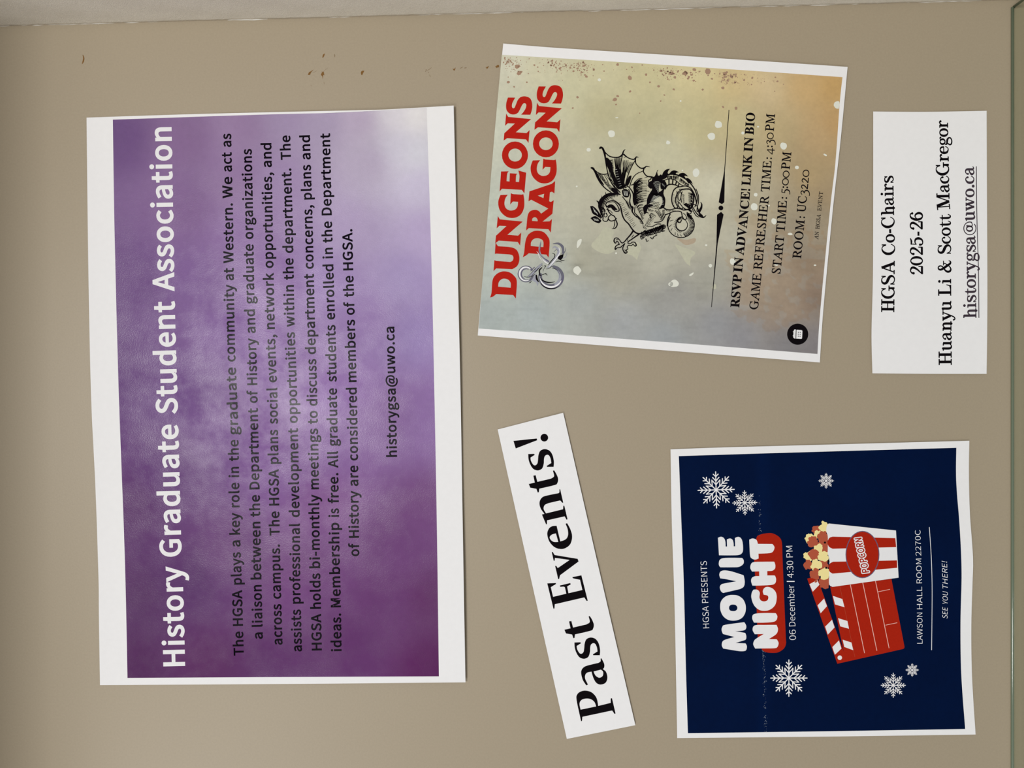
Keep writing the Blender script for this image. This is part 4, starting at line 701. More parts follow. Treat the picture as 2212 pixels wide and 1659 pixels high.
def wash(x, y):
    c = fw(x, y); g = sum(c) / 3; q = .10 + .16 * min(1, max(0, (x - 1540) / 120)); c = [v * (1 - q) + g * q for v in c]
    n = noise.noise(Vector((x / 60, y / 60, 3))) * .07 + noise.noise(Vector((x / 18, y / 18, 9))) * .04
    v = noise.noise(Vector((x / 34, y / 8, 20)))
    if y > 430: n -= max(0, v) * .10
    c = [a * (1 + n) for a in c]
    jx = x + 9 * noise.noise(Vector((x / 14, y / 14, 1))); jy = y + 9 * noise.noise(Vector((x / 14, y / 14, 5)))
    if 1560 < x and y > 430 and inside(jx, jy, STAIN):
        hole = noise.noise(Vector((x / 16, y / 16, 33))) + (0.35 if (y < 560 and x > 1650) else 0)
        if hole < 0.22: c = [c[0] * .97 + .005, c[1] * .91, c[2] * .84]
    for bx, by, rx, ry, dk in ((1247, 575, 14, 10, .3), (1240, 590, 26, 5, .18), (1460, 610, 20, 26, .16), (1400, 640, 50, 8, .1), (1380, 335, 8, 5, .18), (1300, 360, 8, 12, .12), (1480, 700, 25, 25, .1), (1300, 590, 40, 6, .14)):
        q = ((x - bx) / rx) ** 2 + ((y - by) / ry) ** 2
        if q < 4: c = [a * (1 - dk * math.exp(-q) * (0.7 + 0.6 * noise.noise(Vector((x / 5, y / 2.5, 7))))) for a in c]
    return c
P2 = ([(1083.5, 118.4), (1300, 131.5), (1560, 148.5), (1819.9, 166.7)], [(1819.9, 166.7), (1813.6, 226.6), (1804.6, 352), (1793.2, 450), (1772, 670), (1765.8, 764.6)],
      [(1034, 709.6), (1400, 736), (1765.8, 764.6)], [(1083.9, 118.4), (1070.8, 260), (1059.8, 390), (1045.8, 560), (1034, 709.6)])
S2.printed('printed_panel', R2, P2, 230, 190, wash, 'wash')
# pale splashes
k = Ink(S2)
TA = tile(1020, 80, 3.072)
blots = [(843, 284, 11, 10), (924, 642, 22, 22), (773, 749, 13, 12), (694, 991, 6, 6), (1300, 700, 13, 13), (1383, 424, 6, 6), (1634, 580, 24, 24), (1587, 659, 26, 23), (1486, 900, 25, 26), (697, 1550, 24, 27), (1340, 1635, 28, 24), (1580, 1518, 11, 12),
         (1553, 1382, 7, 7), (955, 1434, 6, 6), (960, 535, 10, 4), (1318, 1640, 16, 14), (1395, 885, 5, 5)]
for x, y, a, b in blots:
    pts = []
    for i in range(9):
        t = 2 * math.pi * i / 9; r = rnd.uniform(.88, 1.14); pts.append((x + a * r * math.cos(t), y + b * r * math.sin(t)))
    k.fill([smooth(TA(pts), 3)], 'spot', 1)
k.fill([smooth(TA([(725, 1340), (722, 1368), (700, 1400), (694, 1388), (700, 1352)]), 4)], 'spot', 1)
k.fill([smooth(TA([(1440, 1578), (1468, 1562), (1465, 1575), (1448, 1586)]), 4)], 'spot', 1)
TG = tile(1560, 230, 7.2125)
for x, y, a, b in ((955, 615, 54, 54), (1165, 950, 29, 28), (322, 412, 24, 24), (560, 316, 17, 13), (497, 1560, 55, 58), (523, 1375, 30, 28), (1605, 755, 26, 16), (730, 1545, 13, 13)):
    pts = []
    for i in range(9):
        t = 2 * math.pi * i / 9; r = rnd.uniform(.9, 1.1); pts.append((x + a * r * math.cos(t), y + b * r * math.sin(t) + (0 if x != 1605 else 12 * math.cos(t))))
    k.fill([smooth(TG(pts), 3)], 'spot', 1)
TH = tile(1560, 450, 7.2125)
for x, y, a, b in ((810, 205, 45, 52), (160, 830, 45, 55), (1447, 887, 20, 12), (845, 880, 30, 14), (1060, 400, 36, 20)):
    pts = []
    for i in range(9):
        t = 2 * math.pi * i / 9; r = rnd.uniform(.85, 1.12); pts.append((x + a * r * math.cos(t), y + b * r * math.sin(t)))
    k.fill([smooth(TH(pts), 3)], 'spot', 1)
T8 = tile(1460, 100, 2.37)
k.fill([smooth(T8([(808, 300), (815, 285), (835, 282), (838, 300, 0), (834, 320, 0), (820, 318), (812, 310)]), 4)], 'spot', 1)
o = k.build('pale_splashes', R2, cut=20, kind='stuff')
k = Ink(S2); k.fill([smooth(TA([(1345, 1375), (1400, 1395), (1470, 1420), (1478, 1440), (1450, 1470), (1448, 1520, 0), (1420, 1500), (1395, 1460), (1365, 1410)]), 4)], 'patch', 0.9); k.build('watercolour_patch', R2, cut=20)
k = Ink(S2); k.fill([smooth(TA([(1050, 1370), (1100, 1360), (1120, 1400), (1105, 1440), (1095, 1480, 0), (1060, 1450), (1020, 1430)]), 4)], 'patch', 0.9); k.build('watercolour_patch', R2, cut=20)
k = Ink(S2); k.fill([smooth(TA([(880, 1260), (940, 1290), (930, 1340), (960, 1400), (900, 1440), (830, 1420), (790, 1380), (840, 1320)]), 4)], 'patch', 0.85); k.build('watercolour_patch', R2, cut=20)
k = Ink(S2); k.fill([smooth(TA([(1360, 1335), (1420, 1345), (1480, 1335), (1475, 1365), (1420, 1380), (1385, 1360)]), 4)], 'stain', 0.95); k.build('watercolour_patch', R2, cut=20)
k = Ink(S2); k.fill([smooth(TH([(-160, 1230), (-120, 1180), (-100, 1190, 0), (-95, 1250), (-150, 1255)]), 4)], 'patch', 0.9); k.build('watercolour_patch', R2, cut=20)
# brown speckles along the upper right-hand margin
k = Ink(S2)
def speck(x, y, r):
    n = 7; pts = []
    for i in range(n):
        t = 2 * math.pi * i / n; q = r * rnd.uniform(.7, 1.25); pts.append((x + q * math.cos(t) * 1.1, y + q * math.sin(t)))
    k.raw((pts, [tuple(range(n))]), 'speck', 1)
def medge(x): return 118.4 + (x - 1083.5) * 0.0656
for cx_, n_, spread in ((1105, 110, 26), (1205, 110, 34), (1255, 90, 22), (1440, 90, 26), (1490, 60, 24), (1575, 120, 28), (1650, 34, 36), (1350, 14, 60)):
    for i in range(n_):
        x = rnd.gauss(cx_, spread * .6); off = abs(rnd.gauss(0, 11)) + 3
        if x < 1086 or x > 1740: continue
        speck(x, medge(x) + off + rnd.uniform(0, 9), rnd.choice((.4, .5, .6, .7, .9, 1.1, 1.6, 2.3)) * rnd.uniform(.7, 1.1))
for x, y, r in ((1046, 272, 15), (965, 182, 10), (947, 413, 14), (1049, 360, 9), (1337, 347, 8), (1237, 325, 9), (1128, 185, 5), (1155, 250, 8), (300, 195, 16), (310, 238, 14), (362, 300, 6), (240, 300, 10), (278, 330, 6),
                (700, 400, 9), (668, 472, 6), (758, 262, 9), (1180, 300, 6), (1250, 425, 6), (1275, 385, 6), (1530, 348, 7), (1320, 240, 14), (1410, 240, 16), (1560, 228, 20), (1345, 268, 9), (1112, 505, 4), (965, 392, 8), (955, 448, 6)):
    q = TA([(x, y)])[0]; speck(q[0], q[1], r / 3.072)
for x, y, r in ((1561, 190, 3.6), (1562, 231, 2.4), (1590, 234, 3.0), (1566, 159, 4), (1500, 150, 4)): speck(x, y, r)
k.build('brown_speckles', R2, kind='stuff')
# red title
TB = tile(1050, 320, 10.37); TC = tile(1050, 480, 9.215); TT = tile(1050, 170, 10.37)
sS = [(490, 422, 0), (458, 520), (447, 620), (465, 715), (535, 785), (625, 802), (705, 770), (752, 700), (790, 620), (828, 562), (868, 550), (900, 580), (892, 650), (845, 735), (785, 806, 0), (990, 808, 0), (1020, 720), (1035, 610), (1015, 490), (960, 422), (860, 394), (770, 415), (712, 475), (675, 560), (640, 645), (606, 662), (578, 625), (590, 540), (652, 424, 0)]
sN = [(450, 780, 0), (495, 855, 0), (1008, 905, 0), (665, 1200, 0), (905, 1220, 0), (975, 1150, 0), (950, 1440, 0), (895, 1360, 0), (470, 1332, 0), (393, 1388, 0), (408, 1222, 0), (645, 1005, 0), (485, 998, 0), (425, 1057, 0)]
def R(p): return [q if len(q) == 2 else (q[0], q[1], 0) for q in p]
def oval(cx, cy, rx, ry, n=24): return [(cx + rx * math.cos(2 * math.pi * i / n), cy + ry * math.sin(2 * math.pi * i / n)) for i in range(n)]
sG = [(320, 1050, 0), (487, 1044, 0), (430, 1130), (411, 1250), (440, 1340), (505, 1388), (570, 1398), (650, 1375), (703, 1310), (716, 1202, 0), (600, 1195, 0), (540, 1262, 0), (555, 1010, 0), (605, 1030, 0), (800, 1042, 0), (835, 1030, 0), (855, 1160), (850, 1330), (790, 1470), (690, 1545), (570, 1565), (450, 1535), (340, 1440), (285, 1330), (274, 1190)]
k = Ink(S2); RR = 'red'
k.fill([smooth(TT(sS))], RR, 2)
k.fill([smooth(TT(sN))], RR, 2)
k.fill([TB(oval(647, 158, 292, 308)), TB(oval(650, 155, 152, 146))], RR, 2)
k.fill([smooth(TB([(335, 522, 0), (505, 518, 0), (472, 580), (458, 740, 0), (525, 748, 0), (532, 562, 0), (695, 572, 0), (672, 620), (665, 755, 0), (737, 760, 0), (748, 620), (722, 500, 0), (898, 550, 0), (858, 1015, 0), (800, 935, 0), (355, 910, 0), (303, 970, 0)]))], RR, 2)
k.fill([smooth(TB(sG))], RR, 2)
k.fill([smooth([(x - 18.1, y + 221.4, *z) for x, y, *z in TT(sN)])], RR, 2)
k.fill([smooth(TC([(148, 975, 0), (165, 755, 0), (200, 770, 0), (480, 792, 0), (528, 765), (545, 710), (525, 660), (470, 642, 0), (200, 625, 0), (175, 632, 0), (190, 390, 0), (205, 430), (235, 478, 0), (440, 490, 0), (550, 515), (620, 570), (660, 680), (655, 790), (610, 880), (520, 935, 0), (200, 920, 0)]))], RR, 2.4)
k.fill([smooth(TC([(80, 1500, 0), (108, 1400), (130, 1150), (200, 1040), (290, 990), (370, 978), (470, 1000), (560, 1070), (612, 1180), (592, 1520, 0), (540, 1450, 0), (200, 1430, 0), (140, 1480)])), smooth(TC([(240, 1283, 0), (250, 1200), (300, 1140), (365, 1123), (440, 1145), (490, 1210), (490, 1305, 0)]))], RR, 2)
k.build('title_lettering', R2, cut=22, label='upper line of red title lettering')
k = Ink(S2)
k.fill([smooth(TT([(x + 688, y - 250, *z) for x, y, *z in sS]))], RR, 2)
k.fill([smooth(TT([(x + 690, y - 243, *z) for x, y, *z in sN]))], RR, 2)
k.fill([TT(oval(1340, 1459, 291, 303)), TT(oval(1340, 1457, 152, 143))], RR, 2)
k.fill([smooth(TB([(x + 725, y - 775, *z) for x, y, *z in sG]))], RR, 2)
B = lambda *p: TB([p])[0]
C = lambda *p: TC([p])[0]
ra = [B(970, 968, 0), B(1470, 800, 0), B(1548, 735, 0), B(1530, 1015, 0), B(1475, 975, 0), B(1430, 990, 0), B(1412, 1190, 0), B(1450, 1205, 0), B(1515, 1168, 0), B(1485, 1470, 0), B(1265, 1645, 0), B(1420, 1640, 0), B(1475, 1588, 0), C(1288, 207, 0), C(1240, 140, 0), C(850, 117, 0), C(797, 165, 0), B(915, 1640, 0), B(935, 1500), B(985, 1415), B(1090, 1382), B(1175, 1405), B(1232, 1468, 0), B(1393, 1353, 0), B(1010, 1155, 0), B(950, 1190, 0)]
k.fill([smooth(ra), TB([(1160, 1065), (1300, 1022), (1285, 1120)]), smooth(TB([(1030, 1630, 0), (1035, 1580), (1080, 1548), (1125, 1560), (1155, 1610), (1150, 1640, 0)]))], RR, 2)
k.fill([smooth(TC([(730, 698, 0), (758, 600), (780, 400), (830, 260), (930, 185), (1040, 170), (1150, 200), (1230, 290), (1265, 400), (1243, 705, 0), (1200, 645, 0), (850, 618, 0), (790, 665)])), smooth(TC([(890, 475, 0), (895, 400), (940, 340), (1020, 318), (1110, 345), (1142, 400), (1140, 495, 0)]))], RR, 2)
k.build('title_lettering', R2, cut=22, label='lower line of red title lettering')
# silver ampersand emblem shaped like a coiled dragon
k = Ink(S2)
def ts(t, pts, m, lay=3, **kw): k.stroke(t(pts), m, lay, **kw)
def arc(cx, cy, rx, ry, a0, a1, w0, w1, n=14, wm=None):
    out = []
    for i in range(n + 1):
        t = i / n; a = math.radians(a0 + (a1 - a0) * t); w = w0 + (w1 - w0) * t
        if wm is not None: w = w0 + (wm - w0) * math.sin(math.pi * t) + (w1 - w0) * t
        out.append((cx + rx * math.cos(a), cy + ry * math.sin(a), w))
    return out
ts(TC, arc(1290, 1080, 215, 205, -75, 190, 50, 70, 22, 95), 'grey', 3)
ts(TC, arc(1285, 1085, 188, 172, -60, 60, 8, 40, 14, 34), 'lightgrey', 3.6)
ts(TC, arc(1292, 1075, 222, 215, 25, 180, 14, 8, 16, 40), 'pale', 3.8)
ts(TC, arc(1290, 1080, 178, 170, -80, 10, 12, 3, 12), 'black', 4.2)
ts(TC, arc(1270, 1070, 195, 130, 60, 170, 6, 10, 12, 22), 'black', 4.2)
ts(TC, arc(1300, 1080, 245, 245, 50, 145, 3, 16, 14, 16), 'black', 4.2)
ts(TC, arc(1300, 1060, 240, 250, -10, 40, 4, 10, 10, 16), 'slate', 4.1)
ts(TC, arc(800, 1030, 135, 140, 10, 325, 30, 40, 22, 60), 'grey', 3)
ts(TC, arc(795, 1030, 128, 135, 60, 310, 10, 20, 20, 30), 'pale', 3.6)
ts(TC, arc(800, 1030, 95, 100, 110, 300, 8, 8, 14, 14), 'slate', 4)
ts(TC, arc(800, 1035, 165, 150, 150, 215, 6, 6, 10, 12), 'slate', 4)
ts(TC, [(1110, 830, 26), (1000, 940, 60), (900, 1040, 50), (830, 1090, 20)], 'grey', 3.4); ts(TC, [(1110, 830, 20), (1000, 935, 34), (900, 1040, 26), (830, 1090, 10)], 'lightgrey', 3.5)
ts(TC, [(960, 900, 18), (900, 960, 10), (880, 975, 4)], 'slate', 4)
for p in ([(985, 925, 10), (905, 1005, 6)], [(1045, 915, 10), (1000, 965, 14), (960, 985, 4)], [(980, 1030, 6), (900, 1085, 10), (800, 1090, 10), (750, 1075, 4)], [(1110, 905, 18), (1060, 960, 28), (1075, 1060, 22), (1090, 1075, 6)],
          [(1000, 1060, 30), (1010, 1130, 40), (1045, 1190, 14), (1030, 1165, 4)], [(1100, 1055, 10), (1150, 1035, 12), (1190, 1020, 10), (1220, 1055, 6)], [(1180, 1020, 8), (1200, 1055, 5)], [(1190, 930, 4), (1240, 925, 8), (1310, 880, 10), (1335, 870, 4)],
          [(1150, 870, 8), (1190, 870, 12), (1150, 930, 6), (1135, 975, 6)], [(1110, 850, 6), (1120, 880, 4)], [(850, 1210, 4), (885, 1195, 14), (905, 1165, 4)]):
    ts(TC, p, 'black', 4.4)
k.fill([smooth(TC([(900, 1170, 0), (960, 1060), (1000, 1010, 0), (1000, 1090), (1040, 1200), (1025, 1275, 0), (1000, 1200, 0), (960, 1185), (930, 1160, 0)]))], 'lightgrey', 3.9)
ts(TC, [(1215, 905, 16), (1290, 850, 50), (1370, 740, 58), (1430, 660, 60), (1440, 560, 50), (1370, 490, 30), (1320, 520, 8)], 'lightgrey', 3.6)
ts(TC, [(1250, 890, 8), (1340, 790, 26), (1420, 690, 24), (1470, 600, 16), (1450, 510, 12)], 'pale', 4)
ts(TC, [(1240, 850, 12), (1300, 770, 18), (1360, 700, 14), (1365, 640, 14), (1310, 612, 5)], 'black', 4.3)
ts(TC, [(1330, 430, 10), (1440, 425, 40), (1520, 490, 54), (1530, 590, 40), (1510, 620, 20)], 'grey', 3.2)
ts(TC, [(1350, 590, 6), (1400, 545, 10), (1430, 570, 6)], 'grey', 4.1)
k.fill([smooth(TC([(1425, 700, 0), (1470, 660), (1540, 635, 0), (1530, 700), (1490, 745), (1440, 740)]))], 'black', 4.2)
ts(TC, [(1530, 640, 20), (1575, 570, 14), (1585, 500, 3)], 'grey', 4.0)
ts(TC, [(1500, 720, 14), (1570, 700, 12), (1600, 650, 8), (1610, 600, 3)], 'lightgrey', 4.1)
ts(TC, [(1460, 740, 10), (1520, 765, 16), (1565, 755, 4)], 'black', 4.4)
ts(TC, [(1380, 795, 6), (1440, 775, 14), (1510, 795, 6)], 'black', 4.4)
ts(TC, [(1090, 375, 4), (1075, 440, 22), (1060, 520, 30), (1070, 610, 30), (1120, 680, 26), (1200, 780, 22), (1220, 810, 6)], 'lightgrey', 3.6)
ts(TC, [(1090, 380, 3), (1085, 440, 14), (1070, 520, 12), (1062, 600, 10)], 'grey', 4)
ts(TC, [(1095, 505, 6), (1060, 560, 14), (1075, 640, 10), (1140, 710, 14), (1230, 770, 26), (1260, 800, 8)], 'slate', 4.2)
ts(TC, [(1005, 580, 3), (1040, 620, 12), (1065, 700, 10), (1120, 770, 4)], 'pale', 4)
ts(TC, [(1120, 730, 6), (1180, 790, 24), (1240, 830, 10)], 'pale', 4.1)
k.build('silver_emblem', R2, cut=22, label='silver dragon-shaped ampersand emblem')

# engraved dragon
k = Ink(S2); TR = tile(1240, 290, 5.925)
def s(*p, m='black', lay=3): k.stroke(TR([(q[0], q[1], (q[2] if len(q) == 3 else 9) * (1.45 if m == 'black' else .9)) for q in p]), m, lay)
def blk(*p, m='black', lay=2.6): k.fill([smooth(TR(list(p)), 4)], m, lay)
def hatch(a0, a1, b0, b1, n, w0=7, w1=2, jit=6, bow=0, m='black', lay=3):
    g_ = 1.35 if m == 'black' else .75
    for i in range(n):
        t = (i + .5) / n
        p = (a0[0] + (a1[0] - a0[0]) * t + rnd.uniform(-jit, jit) * .4, a0[1] + (a1[1] - a0[1]) * t); q = (b0[0] + (b1[0] - b0[0]) * t + rnd.uniform(-jit, jit), b0[1] + (b1[1] - b0[1]) * t + rnd.uniform(-jit, jit))
        mx, my = (p[0] + q[0]) / 2 + bow * (q[1] - p[1]), (p[1] + q[1]) / 2 - bow * (q[0] - p[0])
        k.stroke(TR([(p[0], p[1], w0 * g_), (mx, my, (w0 + w1) * .5 * g_), (q[0], q[1], w1 * g_)]), m, lay, caps=False, sub=3)
# main wing
s((332, 178, 16), (345, 168, 16), (368, 185, 18), (392, 250, 18), (404, 340, 10), (418, 430, 9), (445, 540, 10), (490, 640, 11), (560, 715, 12), (590, 745, 8))
s((360, 180, 8), (410, 245, 9), (470, 288, 10), (560, 296, 11), (612, 268, 14), (634, 215, 10), (655, 196, 5))
s((636, 258, 14), (690, 300, 9), (755, 322, 10), (785, 308, 14), (798, 290, 10), (822, 296, 5))
s((785, 318, 11), (795, 380, 9), (850, 432, 10), (898, 432, 14), (925, 411, 9), (966, 418, 5))
s((892, 445, 12), (890, 485, 10), (930, 534, 10), (980, 545, 11), (1002, 548, 12))
s((420, 300, 5), (470, 560, 4), (560, 690, 5))
blk((405, 300, 0), (440, 310), (490, 380), (500, 470), (530, 540), (560, 610), (640, 690, 0), (560, 700), (500, 600), (455, 480), (420, 400))
blk((525, 440, 0), (580, 430), (605, 520), (620, 600), (660, 680, 0), (620, 690, 0), (560, 620), (530, 520))
blk((610, 480, 0), (650, 540), (645, 620), (665, 670, 0), (620, 680, 0), (605, 590))
blk((700, 540, 0), (735, 530), (720, 600), (690, 660, 0), (650, 665, 0), (670, 600))
for i in range(16):
    y = 440 + i * 15; s((505 + i * 5, y, 2), (545 + i * 4, y - 6, 4), m='spot', lay=3.1) if i % 2 else None
hatch((440, 330), (470, 560), (500, 320), (520, 520), 26, 5, 2, 5)
hatch((510, 310), (600, 300), (530, 440), (585, 430), 12, 3, 6, 4)
hatch((620, 330), (700, 330), (625, 500), (650, 560), 9, 2, 7, 8)
hatch((700, 350), (770, 360), (650, 480), (700, 500), 8, 2, 5, 6)
s((618, 268, 9), (600, 370, 8), (598, 470, 8), (612, 590, 9), (650, 680, 10))
s((785, 330, 8), (740, 410, 7), (700, 500, 8), (668, 600, 9), (655, 670, 9))
s((880, 472, 6), (800, 508, 7), (750, 565, 8), (720, 640, 8), (712, 680, 6))
s((640, 300, 4), (660, 290, 4), (690, 300, 3)); s((720, 400, 4), (745, 370, 4)); s((640, 350, 3), (636, 440, 5))
# far wing
s((222, 430, 14), (245, 440, 20), (268, 480, 14), (300, 560, 10), (350, 640, 10), (410, 700, 10), (475, 745, 9))
s((250, 445, 8), (305, 490, 8), (370, 513, 9), (430, 505, 8))
for a in ((330, 500, 370, 600), (350, 510, 400, 640), (380, 515, 450, 660), (400, 515, 520, 700), (310, 500, 340, 570), (420, 515, 540, 700)):
    s((a[0], a[1], 3), ((a[0] + a[2]) / 2 + 10, (a[1] + a[3]) / 2, 6), (a[2], a[3], 3))
hatch((290, 500), (470, 720), (330, 505), (560, 740), 22, 5, 2, 6)
blk((262, 460, 0), (300, 500), (330, 560), (380, 640), (370, 650), (310, 570))
blk((470, 690, 0), (520, 690), (570, 745), (560, 760), (490, 735))
# shoulder and arm bone
s((590, 700, 8), (620, 685, 10), (640, 705, 8), (620, 730, 10), (640, 790, 12), (690, 800, 10), (705, 750, 8))
blk((615, 715, 0), (660, 700), (700, 730), (700, 790), (650, 790), (620, 770)); hatch((630, 720), (690, 730), (640, 780), (690, 790), 6, 3, 5, 3, m='spot', lay=3.2)
blk((665, 690), (680, 672), (712, 698), (738, 735), (745, 800), (745, 890), (750, 925), (730, 900), (720, 830), (718, 750), (692, 708), m='patch', lay=3.2)
s((660, 685, 8), (690, 668, 8), (725, 705, 10), (756, 760, 11), (762, 850, 14), (775, 905, 10), lay=3.3)
s((700, 705, 8), (722, 780, 9), (712, 860, 10), (728, 920, 14), (748, 940, 22), (745, 990, 12), (790, 1050, 9), (840, 1080, 9), (885, 1145, 8), lay=3.3)
s((780, 930, 8), (775, 1000, 8), (800, 1030, 8), (850, 1085, 10), (880, 1130, 5))
hatch((760, 660), (770, 820), (870, 560), (880, 740), 16, 9, 3, 8, .12)
hatch((770, 820), (790, 900), (850, 770), (900, 860), 8, 9, 3, 6, .15)
hatch((780, 900), (880, 1100), (880, 860), (900, 1080), 14, 8, 3, 8, .2)
blk((760, 640, 0), (800, 610), (850, 570), (800, 660), (790, 740), (800, 860), (770, 900), (765, 780))
s((900, 560, 3), (940, 545, 6)); s((905, 722, 4), (960, 730, 5)); s((930, 640, 3), (945, 655, 3))
s((770, 620, 6), (820, 575, 6), (870, 565, 4)); s((730, 650, 7), (760, 640, 9), (790, 605, 6))
# body
s((588, 770, 12), (540, 758, 14), (470, 760, 16), (420, 772, 14), (370, 805, 14), (335, 850, 18), (322, 920, 20), (340, 980, 18), (350, 1030, 12))
blk((330, 850, 0), (370, 800), (460, 755), (580, 765, 0), (500, 785), (430, 800), (380, 850), (355, 920), (350, 990), (325, 960))
hatch((400, 790), (570, 770), (420, 830), (560, 795), 14, 7, 2, 5); hatch((360, 860), (350, 980), (400, 850), (390, 940), 9, 7, 2, 5)
s((620, 800, 8), (660, 850, 7), (690, 900, 6), (720, 960, 5)); hatch((660, 850), (720, 960), (690, 850), (740, 930), 9, 6, 2, 4)
hatch((650, 830), (700, 900), (670, 870), (700, 960), 8, 5, 2, 6)
s((420, 930, 14), (405, 900, 9), (430, 868, 9), (490, 850, 10), (545, 868, 10), (590, 920, 10), (606, 980, 13), (620, 1040, 12), (650, 1100, 11), (700, 1150, 12), (740, 1210, 12), (790, 1260, 13), (850, 1272, 12), (900, 1240, 9))
blk((398, 735, 0), (412, 755), (415, 800, 0), (385, 795, 0), (402, 770)); blk((345, 772, 0), (355, 800), (370, 830, 0), (330, 850, 0), (348, 815)); blk((278, 850, 0), (310, 855), (330, 890, 0), (315, 920, 0), (300, 870))
# head
blk((205, 922, 0), (240, 920), (280, 950), (320, 1000), (355, 1060), (330, 1070), (280, 1040), (235, 1010)); hatch((235, 930), (300, 1010), (255, 985), (310, 1030), 5, 4, 6, 3, m='spot', lay=3)
blk((210, 1075, 0), (240, 1055), (280, 1050), (330, 1085), (350, 1110), (320, 1140, 0), (260, 1120)); hatch((240, 1075), (310, 1085), (265, 1105), (320, 1110), 5, 4, 6, 3, m='spot', lay=3)
s((340, 1080, 7), (390, 1010, 6), (380, 960, 6)); hatch((345, 960), (360, 1060), (375, 980), (385, 1050), 7, 7, 4, 4)
s((345, 1000, 14), (370, 1060, 10), (370, 1100, 8), (400, 1115, 8), (430, 1105, 9), (440, 1060, 8)); s((410, 1010, 10), (425, 1040, 8), (400, 1060, 6), (385, 1040, 5), (395, 1015, 5))
blk((420, 925, 0), (450, 900), (500, 905), (560, 970, 0), (500, 970), (470, 940), (440, 945)); s((440, 880, 4), (490, 865, 5), (530, 880, 6), (570, 940, 9), (575, 980, 10), (530, 985, 8), (500, 965, 6))
s((430, 955, 12), (450, 1000, 10), (480, 1030, 9), (515, 1050, 10), (535, 1085, 8)); s((440, 1060, 9), (470, 1030, 7)); s((420, 960, 9), (470, 985, 5), (490, 1010, 6)); s((350, 930, 8), (390, 960, 7), (400, 990, 6)); hatch((340, 920), (350, 1000), (390, 950), (395, 990), 6, 6, 3, 4)
s((440, 1085, 9), (470, 1110, 9), (520, 1100, 9), (545, 1075, 6)); s((530, 1090, 9), (552, 1140, 11), (545, 1180, 10), (520, 1205, 9), (486, 1210, 5)); s((520, 1110, 6), (518, 1160, 8), (505, 1200, 4))
# back and rump
blk((1003, 545, 0), (1030, 540), (1050, 500, 0), (1065, 460, 0), (1083, 455, 0), (1065, 480), (1075, 530, 0), (1120, 525), (1190, 520), (1180, 560), (1130, 585), (1100, 630), (1085, 700), (1090, 760), (1050, 780), (1000, 770), (965, 760, 0), (1000, 700), (965, 680), (960, 620), (990, 600))
blk((960, 765, 0), (1000, 755), (1090, 740), (1140, 700), (1160, 690, 0), (1145, 760), (1168, 830), (1160, 920), (1130, 950), (1080, 960, 0), (1130, 880), (1110, 800), (1040, 830), (980, 880), (930, 900, 0), (935, 830))
blk((880, 940, 0), (920, 900), (1000, 900), (1010, 920), (950, 940), (930, 990), (900, 1020))
s((955, 545, 6), (990, 545, 10), (980, 575, 9), (955, 590, 9), (962, 620, 10), (985, 600, 6)); s((960, 620, 12), (958, 665, 14), (985, 690, 12))
hatch((1010, 620), (1080, 760), (1090, 600), (1120, 720), 10, 3, 2, 3, .2, m='spot', lay=3)
hatch((1020, 780), (960, 900), (1090, 840), (1030, 940), 12, 4, 2, 5, .2, m='spot', lay=3)
hatch((1030, 800), (1100, 950), (1130, 800), (1150, 900), 12, 3, 2, 5, .2, m='spot', lay=3)
for i in range(7):
    for j in range(5): x = 960 + i * 19 + (j % 2) * 8; y = 850 + j * 20 + i * 4; s((x, y, 3), (x + 8, y + 6, 6), (x + 14, y, 3), m='black', lay=3.2)
hatch((940, 940), (1060, 1000), (950, 990), (1050, 970), 12, 5, 3, 8)
s((900, 1020, 10), (930, 1000, 8), (950, 1010, 6)); s((990, 1010, 6), (970, 1040, 8), (985, 1070, 5)); s((960, 1030, 4), (990, 1060, 4))
hatch((790, 1040), (880, 1150), (830, 1060), (850, 1140), 12, 6, 2, 6); hatch((660, 1040), (700, 990), (650, 1060), (690, 1010), 6, 4, 2, 3)
hatch((800, 600), (790, 900), (940, 590), (930, 860), 20, 5, 2, 6, .05)
hatch((560, 880), (760, 1200), (610, 860), (800, 1170), 16, 4, 2, 8)
hatch((1000, 1000), (880, 1200), (1060, 1040), (930, 1230), 14, 6, 2, 8); hatch((1050, 1000), (1120, 1100), (1090, 960), (1150, 1060), 9, 7, 3, 5)
hatch((450, 790), (600, 900), (470, 830), (560, 900), 10, 5, 2, 5); hatch((330, 860), (420, 780), (390, 900), (460, 830), 10, 9, 3, 4)
# tail
s((1190, 520, 14), (1260, 508, 12), (1330, 525, 12), (1400, 555, 12), (1460, 600, 11), (1515, 660, 10), (1555, 730, 10), (1578, 820, 10), (1565, 890, 10), (1545, 930, 8))
s((1165, 700, 12), (1195, 655, 12), (1240, 640, 10), (1300, 650, 9), (1350, 672, 9), (1420, 662, 9), (1480, 680, 10), (1520, 730, 10), (1550, 800, 12), (1568, 880, 10))
s((1155, 590, 9), (1220, 570, 7), (1290, 585, 7), (1360, 640, 7), (1400, 660, 6))
for x, y, x2, y2 in ((1110, 600, 1160, 670), (1150, 590, 1180, 650), (1215, 575, 1215, 638), (1265, 585, 1260, 640), (1310, 610, 1300, 645), (1345, 632, 1335, 660)): s((x, y, 12), (x2, y2, 10))
blk((1110, 600), (1155, 590), (1185, 640), (1160, 690), (1110, 700)); hatch((1120, 620), (1170, 660), (1130, 650), (1160, 680), 4, 3, 3, 2, m='spot', lay=3)
hatch((1180, 530), (1340, 540), (1190, 570), (1330, 590), 16, 7, 3, 6); hatch((1360, 560), (1480, 650), (1340, 600), (1450, 670), 14, 8, 3, 5)
blk((1125, 528, 0), (1145, 482), (1182, 450), (1230, 442, 0), (1206, 470), (1200, 500), (1222, 516, 0))
